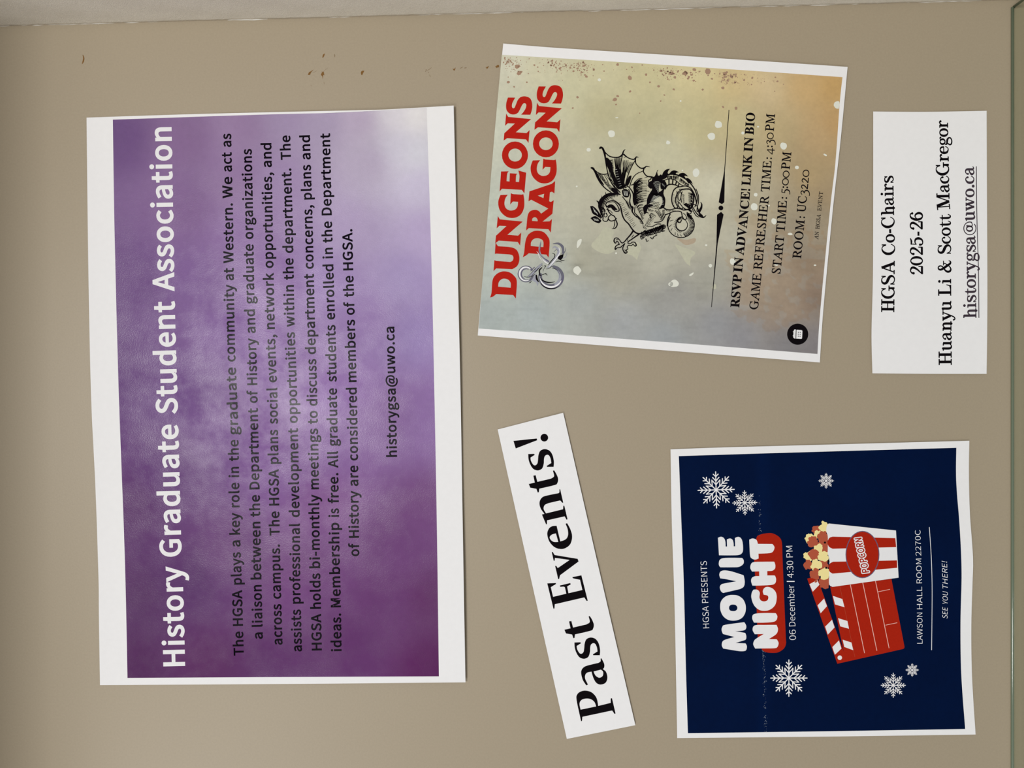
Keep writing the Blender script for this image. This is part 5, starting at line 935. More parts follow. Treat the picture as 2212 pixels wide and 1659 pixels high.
blk((1222, 514, 0), (1240, 478), (1285, 462), (1348, 486, 0), (1312, 492), (1302, 510), (1320, 530, 0))
blk((1330, 528, 0), (1360, 500), (1412, 498), (1464, 542, 0), (1422, 532), (1408, 546), (1428, 572, 0))
blk((1422, 572, 0), (1452, 560), (1494, 588), (1522, 644, 0), (1486, 616), (1470, 628), (1476, 645, 0))
for x in range(6): s((1090 + x * 62, 528 + (x - 2) ** 2 * 4, 5), (1110 + x * 60, 500 + (x - 2) ** 2 * 5, 9), (1125 + x * 60, 520 + (x - 2) ** 2 * 5, 4))
# upper coil
s((1350, 672, 9), (1300, 690, 10), (1265, 740, 10), (1250, 830, 10), (1262, 900, 10), (1295, 945, 10), (1330, 935, 8))
s((1330, 935, 8), (1300, 870, 9), (1305, 800, 10), (1345, 730, 9), (1420, 700, 9), (1490, 712, 10), (1525, 770, 12), (1530, 850, 14), (1500, 940, 16), (1440, 965, 12), (1400, 940, 8))
s((1375, 870, 8), (1368, 800, 8), (1385, 735, 6)); s((1335, 830, 7), (1330, 780, 7), (1365, 735, 7), (1372, 790, 6), (1350, 850, 6), (1335, 830, 7))
hatch((1275, 760), (1270, 920), (1285, 765), (1285, 915), 9, 4, 3, 5); hatch((1310, 720), (1310, 880), (1330, 735), (1325, 880), 12, 6, 3, 3); hatch((1340, 700), (1480, 690), (1350, 720), (1480, 712), 14, 6, 3, 2)
hatch((1385, 760), (1395, 900), (1410, 770), (1420, 900), 12, 5, 2, 4); hatch((1460, 740), (1470, 920), (1520, 760), (1510, 930), 14, 3, 9, 5, .1); hatch((1400, 900), (1480, 960), (1430, 880), (1500, 900), 9, 10, 5, 4)
s((1505, 905, 9), (1560, 1000, 9), (1610, 1050, 11), (1655, 1065, 12), (1690, 1040, 5)); s((1530, 900, 7), (1575, 920, 7), (1600, 1000, 10), (1640, 1040, 12)); s((1560, 700, 7), (1590, 780, 8), (1592, 870, 8), (1575, 950, 8), (1580, 990, 10), (1620, 950, 16), (1635, 900, 12), (1620, 868, 4)); s((1500, 900, 8), (1515, 960, 7), (1560, 1040, 8), (1600, 1060, 6))
blk((1590, 1000), (1610, 960), (1640, 900), (1640, 950), (1610, 1020), (1660, 1055), (1620, 1060))
# hind leg and foot
s((1140, 935, 14), (1180, 960, 9), (1240, 965, 8), (1300, 950, 9), (1360, 955, 9), (1400, 970, 10), (1470, 965, 12), (1510, 990, 9))
s((1165, 1030, 9), (1200, 1020, 9), (1270, 990, 8), (1340, 985, 8), (1375, 1000, 10), (1385, 1050, 9), (1410, 1090, 10), (1440, 1080, 8), (1430, 1040, 6), (1400, 1010, 6))
s((1340, 870, 8), (1330, 905, 9), (1365, 950, 8), (1395, 945, 8), (1350, 880, 7), (1330, 860, 7)); s((1445, 1000, 8), (1480, 1020, 9), (1500, 1000, 7), (1470, 975, 7))
s((1375, 1060, 12), (1340, 1080, 16), (1320, 1110, 14), (1355, 1130, 10), (1375, 1100, 9)); hatch((1180, 965), (1300, 975), (1170, 985), (1300, 985), 12, 4, 3, 6)
hatch((1130, 970), (1130, 1060), (1170, 960), (1150, 1040), 7, 7, 3, 6); s((1165, 1040, 9), (1140, 1090, 9), (1100, 1120, 8), (1030, 1128, 7)); s((1100, 1010, 4), (1120, 1060, 5), (1100, 1100, 4))
# lower coil
def rng(cx, cy, rx, ry, w0, w1, ph=0, m='black', lay=3):
    k.raw(strip(TR([(cx + rx * math.cos(2 * math.pi * i / 26), cy + ry * math.sin(2 * math.pi * i / 26), w0 + (w1 - w0) * (0.5 + 0.5 * math.cos(2 * math.pi * i / 26 - ph))) for i in range(26)]), sub=2, closed=True), m, lay)
k.stroke(TR(arc(1370, 1160, 170, 162, -150, -395, 12, 10, 26)), 'black', 3)
s((1230, 1020, 10), (1200, 1090, 12), (1195, 1170, 12)); rng(1378, 1160, 74, 76, 8, 15, math.pi * .7)
for i in range(16):
    a = math.radians(95 + i * 12); s((1378 + 80 * math.cos(a), 1160 + 82 * math.sin(a), 5), (1378 + 104 * math.cos(a + .05), 1160 + 106 * math.sin(a + .05), 3))
for i in range(18):
    a = math.radians(-50 + i * 7); s((1370 + 162 * math.cos(a), 1160 + 155 * math.sin(a), 9), (1372 + 105 * math.cos(a + .12), 1160 + 105 * math.sin(a + .12), 3))
for a in (70, 88, 105, 120, 150, 172, 200): a = math.radians(a); s((1370 + 150 * math.cos(a), 1160 + 145 * math.sin(a), 6), (1376 + 125 * math.cos(a + .18), 1160 + 122 * math.sin(a + .18), 3))
for a in (165, 190, 215, 140): a0 = math.radians(a); s((1370 + 168 * math.cos(a0), 1160 + 160 * math.sin(a0), 7), (1370 + 182 * math.cos(a0 - .08), 1160 + 174 * math.sin(a0 - .08), 2))
hatch((1440, 1010), (1500, 1040), (1450, 1060), (1510, 1090), 8, 12, 7, 5)
# belly fur
s((940, 1175, 5), (1000, 1180, 7), (1060, 1150, 7), (1110, 1150, 8)); s((1000, 1215, 6), (1080, 1200, 8), (1120, 1165, 9), (1160, 1165, 9), (1165, 1195, 10), (1140, 1210, 7), (1140, 1180, 6))
for i in range(17):
    x = 860 + i * 17; y = 1290 - i * 5 + rnd.uniform(-8, 8)
    s((x, y - 30, 5), (x + 14, y - 8, 9), (x + 2, y + 14, 8), (x + 18, y + 30, 7), (x + 30, y + 16, 4)); s((x + 6, y - 44, 4), (x - 6, y - 20, 6), (x + 8, y, 6))
for i in range(9): x = 930 + i * 24; s((x, 1250 - i * 7, 8), (x + 20, 1230 - i * 9, 10), (x + 26, 1262 - i * 9, 8), (x + 46, 1240 - i * 9, 6))
s((850, 1300, 8), (860, 1340, 8), (890, 1330, 6)); s((920, 1340, 8), (930, 1370, 7), (955, 1360, 4)); s((1010, 1320, 7), (1040, 1300, 7), (1060, 1290, 8)); s((980, 1320, 8), (1000, 1340, 7), (1020, 1325, 5))
s((880, 1150, 4), (890, 1200, 5)); s((990, 1060, 3), (980, 1110, 3)); hatch((900, 1230), (940, 1240), (910, 1270), (950, 1300), 5, 7, 4, 4)
# fore leg with claws
s((755, 1240, 16), (720, 1290, 12), (675, 1340, 11), (640, 1380, 9), (610, 1390, 9), (580, 1350, 8), (550, 1328, 9), (520, 1335, 9), (512, 1370, 12), (530, 1395, 8), (545, 1370, 8), (560, 1375, 8), (580, 1410, 8))
s((830, 1280, 14), (780, 1315, 11), (730, 1350, 10), (700, 1370, 9), (690, 1395, 8), (720, 1400, 8), (750, 1380, 8), (785, 1390, 9), (795, 1425, 12), (775, 1430, 8), (755, 1405, 7), (735, 1425, 8), (700, 1420, 8))
s((580, 1410, 8), (550, 1420, 8), (528, 1445, 10), (528, 1475, 12), (550, 1455, 8), (590, 1450, 9), (620, 1425, 8), (650, 1400, 9)); s((650, 1400, 8), (625, 1450, 9), (630, 1490, 9), (655, 1520, 14), (680, 1510, 8), (668, 1480, 8), (690, 1470, 8), (680, 1440, 7), (700, 1420, 8))
s((690, 1340, 4), (680, 1370, 5)); s((760, 1290, 6), (740, 1320, 5)); s((650, 1480, 6), (665, 1500, 6)); s((540, 1350, 6), (560, 1345, 5))
k.build('dragon_drawing', R2, label='black engraved line drawing of a winged dragon')
# divider rule
k = Ink(S2)
k.fill([[(1574.0, 237.1), (1575.4, 237.1), (1566.0, 369), (1564.6, 437), (1559.4, 441), (1552.4, 437), (1564.4, 369)]], 'black', 2)
k.disc(1557.2, 449.3, 5.2, 'black', 2)
k.fill([[(1557.8, 457.6), (1563.0, 463.5), (1550.3, 526), (1537.6, 663.5), (1536.3, 663.5), (1547.6, 526), (1548.8, 464)]], 'black', 2)
k.build('divider_rule', R2, cut=20)
for words, path, cap, fnt in [
    ([('RSVP', 664.9, 594), ('IN', 588.9, 556.8), ('ADVANCE!', 551.9, 408.2), ('LINK', 401.2, 334.7), ('IN', 328.4, 297.2), ('BIO', 291.4, 243.9)], [(1596.7, 668), (1605.6, 561), (1613.4, 493), (1619, 431), (1625.5, 330), (1631.6, 240)], 19.4, ('S', 'old')),
    ([('GAME', 669.5, 591.7), ('REFRESHER', 583.1, 423.4), ('TIME:', 415, 340.5), ('4:30', 334, 286.8), ('PM', 284, 246.4)], [(1637, 672), (1643.9, 605), (1655.7, 478), (1662.6, 411), (1671.6, 284), (1674.6, 244)], 19.0, ('old', 'I')),
    ([('START', 591.8, 509.6), ('TIME:', 502.4, 426.2), ('5:00', 419.7, 369.1), ('PM', 366.6, 328.7)], [(1685.5, 595), (1695.2, 500), (1702, 410), (1709.9, 326)], 19.0, ('old', 'I')),
    ([('ROOM:', 559.1, 468), ('UC', 459.7, 424), ('3220', 422.7, 367)], [(1730.3, 562), (1739, 470), (1748.9, 364)], 19.0, ('old', 'I')),
    ([('AN', 517.7, 500.6), ('HGSA', 495, 463.5), ('EVENT', 456, 414.4)], [(1767.2, 520), (1773, 465), (1778.2, 412)], 8.6, ('old', 'I'))]:
    k = Ink(S2); text(k, fnt, words, path, cap, 'black', 2); k.build('text_line', R2)
k = Ink(S2); TI = tile(1680, 670, 12.29)
cx_, cy_ = TI([(530, 638)])[0]; k.disc(cx_, cy_, 22.8, 'black', 2, 40)
k.fill([smooth(TI([(500, 520, 0), (640, 528, 30), (655, 560), (645, 765, 30), (490, 755, 0)]))], 'pale', 3)
k.fill([smooth(TI([(440, 516), (482, 514, 0), (470, 755, 0), (440, 750), (415, 725), (410, 690), (395, 680), (412, 662), (418, 590), (402, 575), (420, 560)]))], 'pale', 3)
for x, y in ((548, 588), (598, 590), (545, 637), (595, 640), (545, 690), (592, 693)):
    q = TI([(x, y)])[0]; k.disc(q[0], q[1], 1.1, 'black', 4, 8)
k.build('calendar_icon', R2, label='round black badge with a white calendar')

# ------------------------------------------------------------------ 3. movie night poster
E3 = ([(1448.5, 970.6), (1560, 966.5), (1800, 960), (2093.9, 952)], [(2093.9, 952), (2093, 1018), (2095, 1105.7), (2101.8, 1202), (2101, 1255), (2098.3, 1347), (2099.6, 1457), (2107.5, 1586.6)],
      [(1462.8, 1594.4), (1800, 1591), (2107.5, 1586.6)], [(1448.5, 970.6), (1451.2, 1130.8), (1456, 1269), (1459, 1391), (1462.8, 1594.4)])
def dep3(x, y):
    u = (x - 1455) / 645.0; v = (y - 960) / 630.0; e = max(0.0, (u - .55) / .45)
    return 0.0008 + 0.0004 * u + 0.0022 * e * e * math.exp(-((v - 0.42) / .22) ** 2)
S3 = Sheet(E3, dep3)
R3 = thing('movie_night_poster', 'navy blue movie night poster with white snowflakes, red clapperboard and popcorn tub', 'poster', S3.loc)
S3.paper(R3, 44, 40)
P3 = ([(1466.3, 985.3), (1600, 981), (1800, 975), (2065.8, 967.3)], [(2065.8, 967.3), (2065.6, 1040), (2073.2, 1141), (2077.2, 1237.4), (2074.8, 1347), (2076.5, 1457), (2085, 1574.7)],
      [(1486, 1583.8), (1800, 1579.5), (2085, 1574.7)], [(1466.3, 985.3), (1471.5, 1120), (1476.8, 1253), (1481.7, 1445), (1486, 1583.8)])
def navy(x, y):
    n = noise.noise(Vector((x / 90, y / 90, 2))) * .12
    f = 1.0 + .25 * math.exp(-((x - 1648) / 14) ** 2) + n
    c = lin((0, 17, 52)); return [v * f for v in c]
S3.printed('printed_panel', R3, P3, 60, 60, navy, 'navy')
k = Ink(S3)
text(k, ('R',), [('HGSA', 1356.8, 1309.2), ('PRESENTS', 1302, 1211.7)], [(1532.2, 1360), (1526.4, 1208)], 13.4, 'pale', 2); k.build('text_line', R3)
k = Ink(S3)
text(k, ('R',), [('06', 1382.2, 1360), ('December', 1352.6, 1263.4), ('4:30', 1248, 1211.2), ('PM', 1203.7, 1178.9)], [(1719.4, 1385), (1715.2, 1270), (1711.4, 1176)], 13.6, 'pale', 2)
k.fill([[(1699.6, 1254.9), (1716.4, 1254.9), (1716.4, 1257), (1699.6, 1257)]], 'pale', 2); k.build('text_line', R3)
k = Ink(S3)
text(k, ('R',), [('LAWSON', 1390.3, 1323.4), ('HALL', 1315.9, 1267.3), ('ROOM', 1259.8, 1206.6), ('2270C', 1200.2, 1144.8)], [(1992.8, 1393), (1991.8, 1270), (1988, 1142)], 11.6, 'pale', 2); k.build('text_line', R3)
k = Ink(S3)
text(k, ('R',), [('SEE', 1336.2, 1311.2), ('YOU', 1304.2, 1277), ('THERE!', 1271.2, 1211)], [(2046.8, 1339), (2047.4, 1270), (2045.4, 1208)], 11.2, 'pale', 2, shear=.2); k.build('text_line', R3)
k = Ink(S3); k.stroke([(2007.4, 1138.6, 1.3), (2011.5, 1200, 1.3), (2013.4, 1262, 1.3), (2013.2, 1330, 1.3), (2012.4, 1404.3, 1.3)], 'pale', 2, caps=False); k.build('divider_rule', R3)
TD = tile(1540, 1140, 11.06); TE = tile(1540, 1280, 11.06)
def shift(p, dy): return [(q[0], q[1] + dy, *q[2:]) for q in p]
k = Ink(S3)
k.fill([smooth(TD([(985, 700), (1035, 260), (1130, 165), (1310, 130), (1440, 140), (1590, 230), (1650, 370), (1662, 700), (1695, 1500), (1740, 2600), (1748, 2750), (1700, 2880), (1560, 2975), (1400, 2990), (1250, 2965), (1160, 2890), (1075, 2650), (1030, 1500)]))], 'brick', 1)
k.build('red_title_plate', R3, cut=22)
for nm, group in (('title_lettering', [('D', [[(120, 240, 0), (195, 215), (262, 248), (298, 330), (305, 450, 8), (338, 450, 8), (333, 280, 0), (410, 255), (470, 290), (492, 360), (497, 445, 8), (532, 445, 8), (525, 245, 0), (600, 218), (665, 245), (705, 330), (720, 480), (705, 590), (620, 650), (400, 660), (145, 658, 0)]]),
   ('D', [[(140, 850), (165, 765), (260, 725), (480, 718), (705, 722, 20), (738, 790), (722, 870), (620, 935), (450, 945), (180, 945, 0), (150, 910)]]),
   ('D', [[(280, 1018), (450, 1045), (735, 1135, 20), (760, 1280), (745, 1390), (680, 1450), (560, 1485), (245, 1558, 0), (195, 1520), (165, 1430), (195, 1360), (280, 1330), (560, 1280, 0), (320, 1230), (175, 1208, 0), (152, 1120), (185, 1045)]]),
   ('E', [[(480, 57), (600, 75), (710, 150), (770, 260), (787, 380), (765, 500), (700, 600), (600, 655), (480, 672), (360, 650), (255, 575), (195, 470), (173, 350), (190, 220), (260, 125), (360, 70)], [(480, 287), (545, 300), (583, 350), (575, 405), (530, 438), (470, 443), (410, 425), (385, 380), (395, 325), (430, 295)]]),
   ('E', [[(750, 708, 0), (795, 790), (785, 870), (715, 908), (530, 920, 0), (775, 965, 20), (797, 1040), (785, 1120), (700, 1155), (540, 1203, 0), (785, 1215, 20), (812, 1290), (790, 1380), (700, 1402), (560, 1390), (245, 1337, 0), (212, 1260), (230, 1170), (300, 1125), (515, 1062, 0), (240, 990, 0), (208, 900), (225, 820), (300, 770)]])]),
   ('title_lettering', [('D', [[(868, 285, 0), (950, 255), (1040, 290), (1075, 385, 0), (1430, 388, 25), (1472, 470), (1440, 560), (1360, 605), (1088, 620, 0), (1092, 735, 0), (1010, 760), (930, 735), (888, 660), (872, 400)]]),
   ('D', [[(985, 820), (1200, 812), (1468, 810, 20), (1492, 900), (1480, 980), (1410, 1028), (1298, 1035, 0), (1300, 1140, 0), (1485, 1140, 25), (1510, 1230), (1490, 1320), (1400, 1365), (1100, 1382), (945, 1382, 0), (912, 1280), (930, 1200), (1000, 1160), (1107, 1155, 0), (1105, 1042, 0), (935, 1048, 0), (893, 960), (915, 860)]]),
   ('E', [[(970, -70, 0), (1060, -68), (1118, 0), (1112, 120), (1150, 190), (1225, 212), (1300, 185), (1325, 120), (1300, 70), (1215, 52, 0), (1192, -30), (1230, -110), (1310, -135), (1420, -100), (1500, -10), (1525, 120), (1490, 290), (1380, 400), (1240, 437), (1100, 410), (980, 300), (918, 120), (930, 0)]]),
   ('E', [[(940, 620), (960, 530), (1060, 498), (1280, 488), (1505, 492, 20), (1540, 570), (1515, 660), (1420, 705), (1200, 720), (980, 718, 0)]]),
   ('E', [[(1000, 785), (1250, 773), (1520, 772, 0), (1555, 870), (1535, 960), (1480, 1020), (1335, 1112, 0), (1530, 1115, 25), (1570, 1210), (1540, 1300), (1470, 1330), (1200, 1335), (1010, 1338, 0), (963, 1240), (985, 1150), (1050, 1090), (1215, 990, 0), (1000, 995, 0), (948, 890)]])])):
    k = Ink(S3)
    for t, ps in group: k.fill([smooth((TD if t == 'D' else TE)(p)) for p in ps], 'pale', 2)
    k.build(nm, R3, cut=22)
# snowflakes: eight feathered arms round a star
def flake(cx, cy, r, w, rot=0):
    k = Ink(S3); L = [0]
    def P(a, q): return (cx + r * q * math.cos(a), cy + r * q * math.sin(a))
    def seg(a, b, ww=w): L[0] += .02; k.stroke([(*a, ww), (*b, ww)], 'pale', 2 + L[0] * .1)
    for i in range(8):
        a = math.radians(45 * i + rot); seg(P(a, 0), P(a, .98))
        for q0, q1, sp in ((.48, .70, .25), (.72, .86, .155)):
            for sg in (-1, 1): seg(P(a, q0), P(a + sg * sp, q1), w * .95)
        seg(P(a, .28), P(a + math.radians(22.5), .58), w * .9); seg(P(a + math.radians(45), .28), P(a + math.radians(22.5), .58), w * .9)
    k.disc(cx, cy, w * 1.3, 'pale', 2.6)
    k.build('snowflake', R3)
for a in ((1546.9, 1058.2, 39.8, 2.3, -1.5), (1608.8, 1086, 26.8, 1.7, -1.5), (1784.6, 1038.6, 16.7, 1.2, 0), (1704.1, 1464.8, 40, 2.3, 0), (1929.6, 1480.3, 26.8, 1.7, 0), (1970.5, 1447.3, 14.2, 1.1, 0)): flake(*a)
# clapperboard
TF = tile(1700, 1080, 4.367)
k = Ink(S3)
k.fill([smooth(TF([(408, 820, 0), (985, 745, 0), (1112, 1402, 22), (475, 1545, 0), (535, 1432, 0)]))], 'brick', 2)
k.fill([smooth(TF([(190, 742, 0), (270, 722, 0), (295, 760, 0), (535, 1432, 0), (560, 1500, 0), (475, 1545, 0)]))], 'brick', 2.3)
for q in ([(212, 795), (285, 755), (306, 800), (243, 865)], [(288, 995), (350, 930), (377, 1002), (318, 1068)], [(360, 1195), (425, 1130), (449, 1202), (385, 1270)], [(428, 1388), (490, 1325), (514, 1402), (452, 1460)],
          [(433, 905), (522, 935), (543, 1012), (453, 985)], [(482, 1115), (570, 1142), (585, 1215), (502, 1192)], [(525, 1318), (608, 1345), (625, 1417), (541, 1387)]): k.fill([TF(q)], 'pale', 3)
q = TF([(498, 1488)])[0]; k.disc(q[0], q[1], 4.9, 'pale', 3.2)
for a, b, w, m in (((598, 800), (732, 1445), 6, 'pink'), ((715, 780), (848, 1422), 6, 'pink'), ((835, 765), (963, 1398), 6, 'pink'), ((860, 866), (972, 843), 5, 'pink'), ((930, 1181), (1040, 1158), 5, 'pink')): k.stroke(TF([(*a, w), (*b, w)]), m, 3, caps=False)
k.stroke(TF([(500, 820, 2), (640, 1480, 2)]), 'brown', 2.8, caps=False)
k.build('clapperboard_picture', R3, cut=22)
# popcorn
k = Ink(S3); ly = [4.0]
def kernel(x, y, r, m):
    ly[0] += .12; pts = []
    for i in range(14):
        t = 2 * math.pi * i / 14; q = r * (1 + .13 * math.sin(3.1 * t + x) + .08 * math.sin(5 * t + y)); pts.append((x + q * math.cos(t), y + q * math.sin(t)))
    k.fill([smooth(TF(pts), 3)], m, ly[0])
    for i in range(5):
        t = rnd.uniform(2.0, 5.6); c = TF([(x + r * .9 * math.cos(t), y + r * .9 * math.sin(t))])[0]; k.disc(c[0], c[1], r * rnd.uniform(.2, .34) / 4.367, m, ly[0] + .01 + .01 * i, 10)
for a in ((285, 285, 45, 'brown'), (290, 325, 36, 'butter'), (360, 440, 62, 'brown'), (350, 262, 46, 'butter'), (340, 212, 14, 'butter'), (340, 350, 50, 'brown'), (215, 365, 42, 'butter'), (205, 330, 12, 'butter'), (245, 400, 50, 'brown'), (300, 455, 40, 'butter'), (205, 530, 44, 'butter'),
          (200, 612, 42, 'brown'), (345, 610, 46, 'brown'), (255, 518, 50, 'brown'), (345, 535, 48, 'butter'), (278, 615, 50, 'butter'), (275, 580, 18, 'butter'), (355, 780, 52, 'brown'), (268, 700, 50, 'brown'), (355, 695, 54, 'butter'), (375, 815, 20, 'brown'), (272, 768, 12, 'brown')): kernel(*a)
for x, y in ((358, 402), (392, 580), (370, 640)): q = TF([(x, y)])[0]; k.disc(q[0], q[1], 2.4, 'black', 7, 8)
k.build('popcorn_picture', R3, cut=22)
k = Ink(S3)
k.fill([smooth(TF([(395, 222, 0), (1028, 288, 0), (1053, 733, 0), (430, 820, 0), (398, 795), (398, 700), (400, 575), (385, 500), (385, 460), (385, 345), (370, 290), (378, 240)]))], 'pale', 7)
for q in ([(430, 346, 0), (1022, 360, 0), (1030, 445, 0), (430, 460, 0), (395, 440), (383, 400), (398, 360)], [(435, 583, 0), (1037, 570, 0), (1040, 640, 0), (430, 695, 0), (402, 675), (394, 640), (405, 600)]): k.fill([smooth(TF(q))], 'brick', 7.5)
q = TF([(712, 515)])[0]; k.disc(q[0], q[1], 160 / 4.367, 'slate', 8, 40, 223 / 4.367); k.disc(q[0], q[1], 152 / 4.367, 'brick', 8.4, 40, 215 / 4.367)
k.build('popcorn_tub_picture', R3, cut=22)
k = Ink(S3)
pth = TF([(785, 690), (706, 340)])
letters = [(c, i) for i, c in enumerate('POPCORN')]
for off, m, ls in ((1, 'pale', 10), (0, 'brick', 11)):
    for dx, dy in ([(2.2 * math.cos(t * math.pi / 4), 2.2 * math.sin(t * math.pi / 4)) for t in range(8)] if off else [(0, 0)]):
        text(k, ('B',), [('POPCORN', pth[0][1] - 2 + dy, pth[1][1] + 2 + dy)], [(pth[0][0] - 1.6 + dx, pth[0][1] + dy), (pth[1][0] - 1.6 + dx, pth[1][1] + dy)], 15.0, m, ls + dx * .02 + dy * .013, shear=.12)
k.build('popcorn_lettering', R3)
# wear along the old fold
k = Ink(S3)
for i in range(150):
    y = rnd.choice((rnd.uniform(1405, 1440), rnd.uniform(1470, 1530), rnd.uniform(1545, 1580), rnd.uniform(1070, 1160), rnd.uniform(1405, 1530)))
    x = 1640 + (y - 1080) * .028 + rnd.gauss(0, 1.8); r = rnd.uniform(.15, .5)
    k.raw(([(x - r, y - r), (x + r, y - r * 1.6), (x + r * .8, y + r * 2), (x - r, y + r)], [(0, 1, 2, 3)]), 'wear', 2.5)
k.build('fold_wear', R3, kind='stuff')

# ------------------------------------------------------------------ 4. co-chairs card
E4 = ([(1886.3, 240.8), (2000, 241.5), (2131.3, 239.3)], [(2131.3, 239.3), (2132, 420), (2133, 600), (2132.6, 710), (2131.2, 807.6)],
      [(1884.6, 806.4), (2000, 807.5), (2131.2, 807.6)], [(1886.3, 240.8), (1886.2, 440), (1885.6, 600), (1882.6, 720), (1884.6, 806.4)])
def dep4(x, y):
    u = (x - 1885) / 246.0; v = (y - 240) / 567.0
    return 0.0007 + 0.0006 * u + 0.0005 * math.sin(v * 5.2) ** 2
S4 = Sheet(E4, dep4)
R4 = thing('name_card', 'plain white rectangular card naming two co-chairs in black serif type', 'card', S4.loc)
S4.paper(R4, 20, 36)
for words, path, cap, m in [
    ([('HGSA', 674.5, 563.4), ('Co-Chairs', 551.4, 379.2)], [(1931.8, 678), (1932.7, 577), (1933, 516), (1931.2, 456), (1929.6, 376)], 28.4, 'black'),
    ([('2025-26', 593, 457.6)], [(1993.9, 596), (1993, 455)], 27.4, 'black'),
    ([('Huanyu', 788.4, 650), ('Li', 638.7, 602.4), ('&', 589.4, 562.2), ('Scott', 548.4, 462.2), ('MacGregor', 451.6, 259.3)], [(2056, 792), (2054.8, 638), (2054.3, 560), (2053.2, 462), (2051.2, 429), (2047.8, 256)], 28.2, 'black'),
    ([('historygsa@uwo.ca', 686.5, 359.3)], [(2109.4, 690), (2107.8, 589), (2107.2, 522), (2105.7, 468), (2104.2, 356)], 28.4, 'soft_black')]:
    k = Ink(S4); text(k, ('slab',), words, path, cap, m, 1)
    if m == 'soft_black': k.stroke([(2114.6, 686.6, 1.7), (2113.4, 576.7, 1.7), (2109.9, 456, 1.7), (2109.1, 359.3, 1.7)], 'soft_black', 1.2, caps=False)
    k.build('text_line', R4)

# ------------------------------------------------------------------ 5. slanted strip
E5 = ([(1074.9, 927.7), (1146, 909.5), (1216.7, 891.7)], [(1216.7, 891.7), (1294, 1230), (1372.5, 1566.5)], [(1224.4, 1596.2), (1298, 1581.5), (1372.5, 1566.5)], [(1074.9, 927.7), (1149.5, 1262), (1224.4, 1596.2)])
def dep5(x, y):
    v = (y - 900) / 690.0; u = ((x - 1075) - (y - 927) * .2236) / 145.0
    return 0.0007 + 0.0009 * max(0, u) + 0.0004 * math.sin(max(0, v) * math.pi)
S5 = Sheet(E5, dep5)
R5 = thing('heading_strip', 'long narrow white paper strip, slanted, headed Past Events in bold black serif', 'sign', S5.loc)
S5.paper(R5, 12, 40)
Q1 = tile(1070, 890, 7.213); Q2 = tile(1070, 1110, 6.913); Q3 = tile(1070, 1340, 6.381)
A1 = lambda *p: Q1([p])[0]
A2 = lambda *p: Q2([p])[0]
gs = Q1([(512, 655, 0), (605, 652, 0), (615, 668, 0), (548, 710, 0), (555, 760), (590, 820), (625, 830), (655, 800), (665, 740), (672, 670), (700, 605), (765, 578), (840, 600), (890, 670), (912, 770), (908, 855, 0), (805, 855, 0), (800, 840, 0), (872, 795, 0), (862, 730), (838, 680), (805, 666), (770, 690), (758, 740), (755, 800), (735, 870), (700, 900), (650, 910), (590, 885), (545, 820), (518, 740)])
gt_ = Q1([(520, 1122, 0), (615, 1100, 0), (592, 992, 0), (628, 985, 0), (655, 1088, 0), (860, 1040, 0), (905, 1015), (915, 985), (897, 915, 0), (915, 908, 0), (950, 965), (978, 1040), (965, 1110), (920, 1140), (685, 1195, 0), (678, 1250, 0), (660, 1255, 0), (640, 1197, 0), (545, 1180, 0)])
gn = [A1(998, 1205, 0), A1(1010, 1203, 0), A1(1058, 1412, 0), A1(1045, 1416, 0), A1(1010, 1378, 0), A1(830, 1420, 0), A1(770, 1450), A1(752, 1510), A1(790, 1580, 0), A1(1055, 1515, 0), A1(1060, 1460, 0), A1(1075, 1460, 0), A2(1078, 80, 0), A2(1063, 88, 0), A2(1035, 38, 0), A2(772, 97, 0), A2(770, 155, 0), A2(758, 158, 0), A2(695, 10, 0), A1(765, 1587, 0), A1(705, 1500), A1(688, 1410), A1(720, 1340), A1(790, 1305), A1(985, 1265, 0), A1(998, 1252, 0)]
ge = [Q2([(915, 178, 0), (970, 412, 0), (1050, 380), (1085, 320), (1080, 230), (1048, 148, 0), (1072, 140, 0), (1120, 230), (1147, 340), (1120, 450), (1050, 510), (970, 525), (880, 495), (805, 410), (775, 300), (800, 220), (850, 185)]), Q2([(905, 292, 0), (940, 420, 0), (870, 418), (825, 385), (812, 345), (845, 310)])]
gv = Q2([(842, 572, 0), (857, 568, 0), (885, 615, 0), (1230, 672, 0), (1243, 712, 0), (965, 918, 0), (953, 972, 0), (938, 975, 0), (893, 778, 0), (908, 775, 0), (932, 810, 0), (1110, 688, 0), (890, 658, 0), (885, 700, 0), (872, 703, 0)])
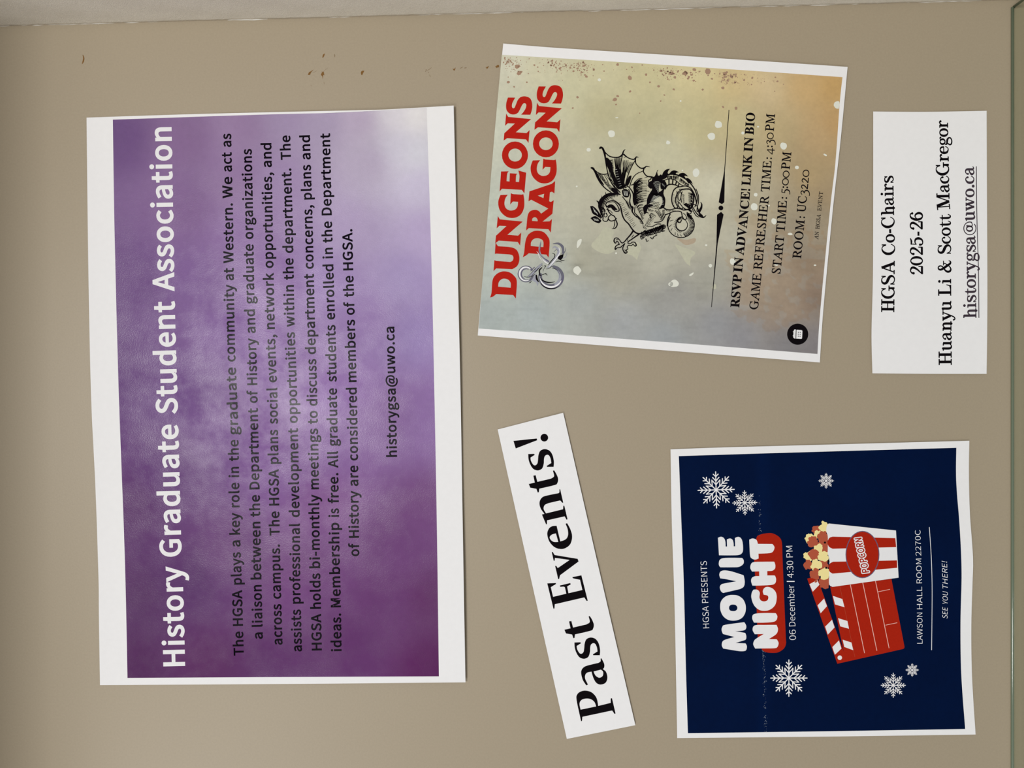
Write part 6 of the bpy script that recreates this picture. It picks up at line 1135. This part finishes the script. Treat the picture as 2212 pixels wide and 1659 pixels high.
gE = Q2([(775, 1038, 0), (903, 1033, 0), (907, 1048, 0), (828, 1095, 0), (862, 1240, 0), (1060, 1192, 0), (1038, 1095, 0), (1020, 1087, 0), (968, 1090, 0), (963, 1070, 0), (1118, 1033, 0), (1126, 1053, 0), (1072, 1085, 0), (1092, 1185, 0), (1300, 1137, 0), (1265, 985, 0), (1160, 963, 0), (1148, 945, 0), (1285, 918, 0), (1380, 1297, 0), (1365, 1302, 0), (1328, 1248, 0), (888, 1350, 0), (883, 1413, 0), (868, 1418, 0)])
ga = [Q3([(1450, 530, 0), (1462, 523, 0), (1500, 600), (1500, 650), (1480, 672, 0), (1525, 710), (1545, 790), (1520, 860), (1450, 886), (1390, 860), (1350, 790), (1325, 708, 0), (1265, 722), (1238, 760), (1240, 810), (1277, 885, 0), (1255, 898, 0), (1205, 820), (1182, 720), (1205, 660), (1265, 625), (1420, 587, 0), (1450, 565)]), Q3([(1355, 705, 0), (1455, 680, 0), (1485, 710), (1480, 765), (1435, 792), (1390, 770), (1368, 740)])]
gP = [Q3([(1120, 1100), (1130, 1020), (1180, 980), (1250, 970), (1330, 995), (1395, 1070), (1418, 1180, 0), (1590, 1138, 0), (1590, 1078, 0), (1608, 1073, 0), (1657, 1285, 0), (1642, 1290, 0), (1610, 1243, 0), (1200, 1330, 0), (1195, 1388, 0), (1182, 1391, 0)]), Q3([(1175, 1232, 0), (1160, 1150), (1185, 1100), (1240, 1080), (1310, 1085), (1365, 1125), (1390, 1187, 0)])]
def off(p, dx, dy): return [(q[0] + dx, q[1] + dy, *q[2:]) for q in p]
k = Ink(S5)
for ps in (gP, ga, [off(gs, 99.8, 407)], [off(gt_, 77.1, 314.8)]): k.fill([smooth(p) for p in ps], 'black', 1)
k.build('word_lettering', R5, cut=25)
k = Ink(S5)
for ps in ([gE], [gv], ge, [gn], [gt_], [gs], [Q1([(282, 450, 0), (645, 412, 0), (652, 440, 0), (318, 568, 0)])]): k.fill([smooth(p) for p in ps], 'black', 1)
q = Q1([(763, 400)])[0]; k.disc(q[0], q[1], 60 / 7.213, 'black', 1, 24)
k.build('word_lettering', R5, cut=25)
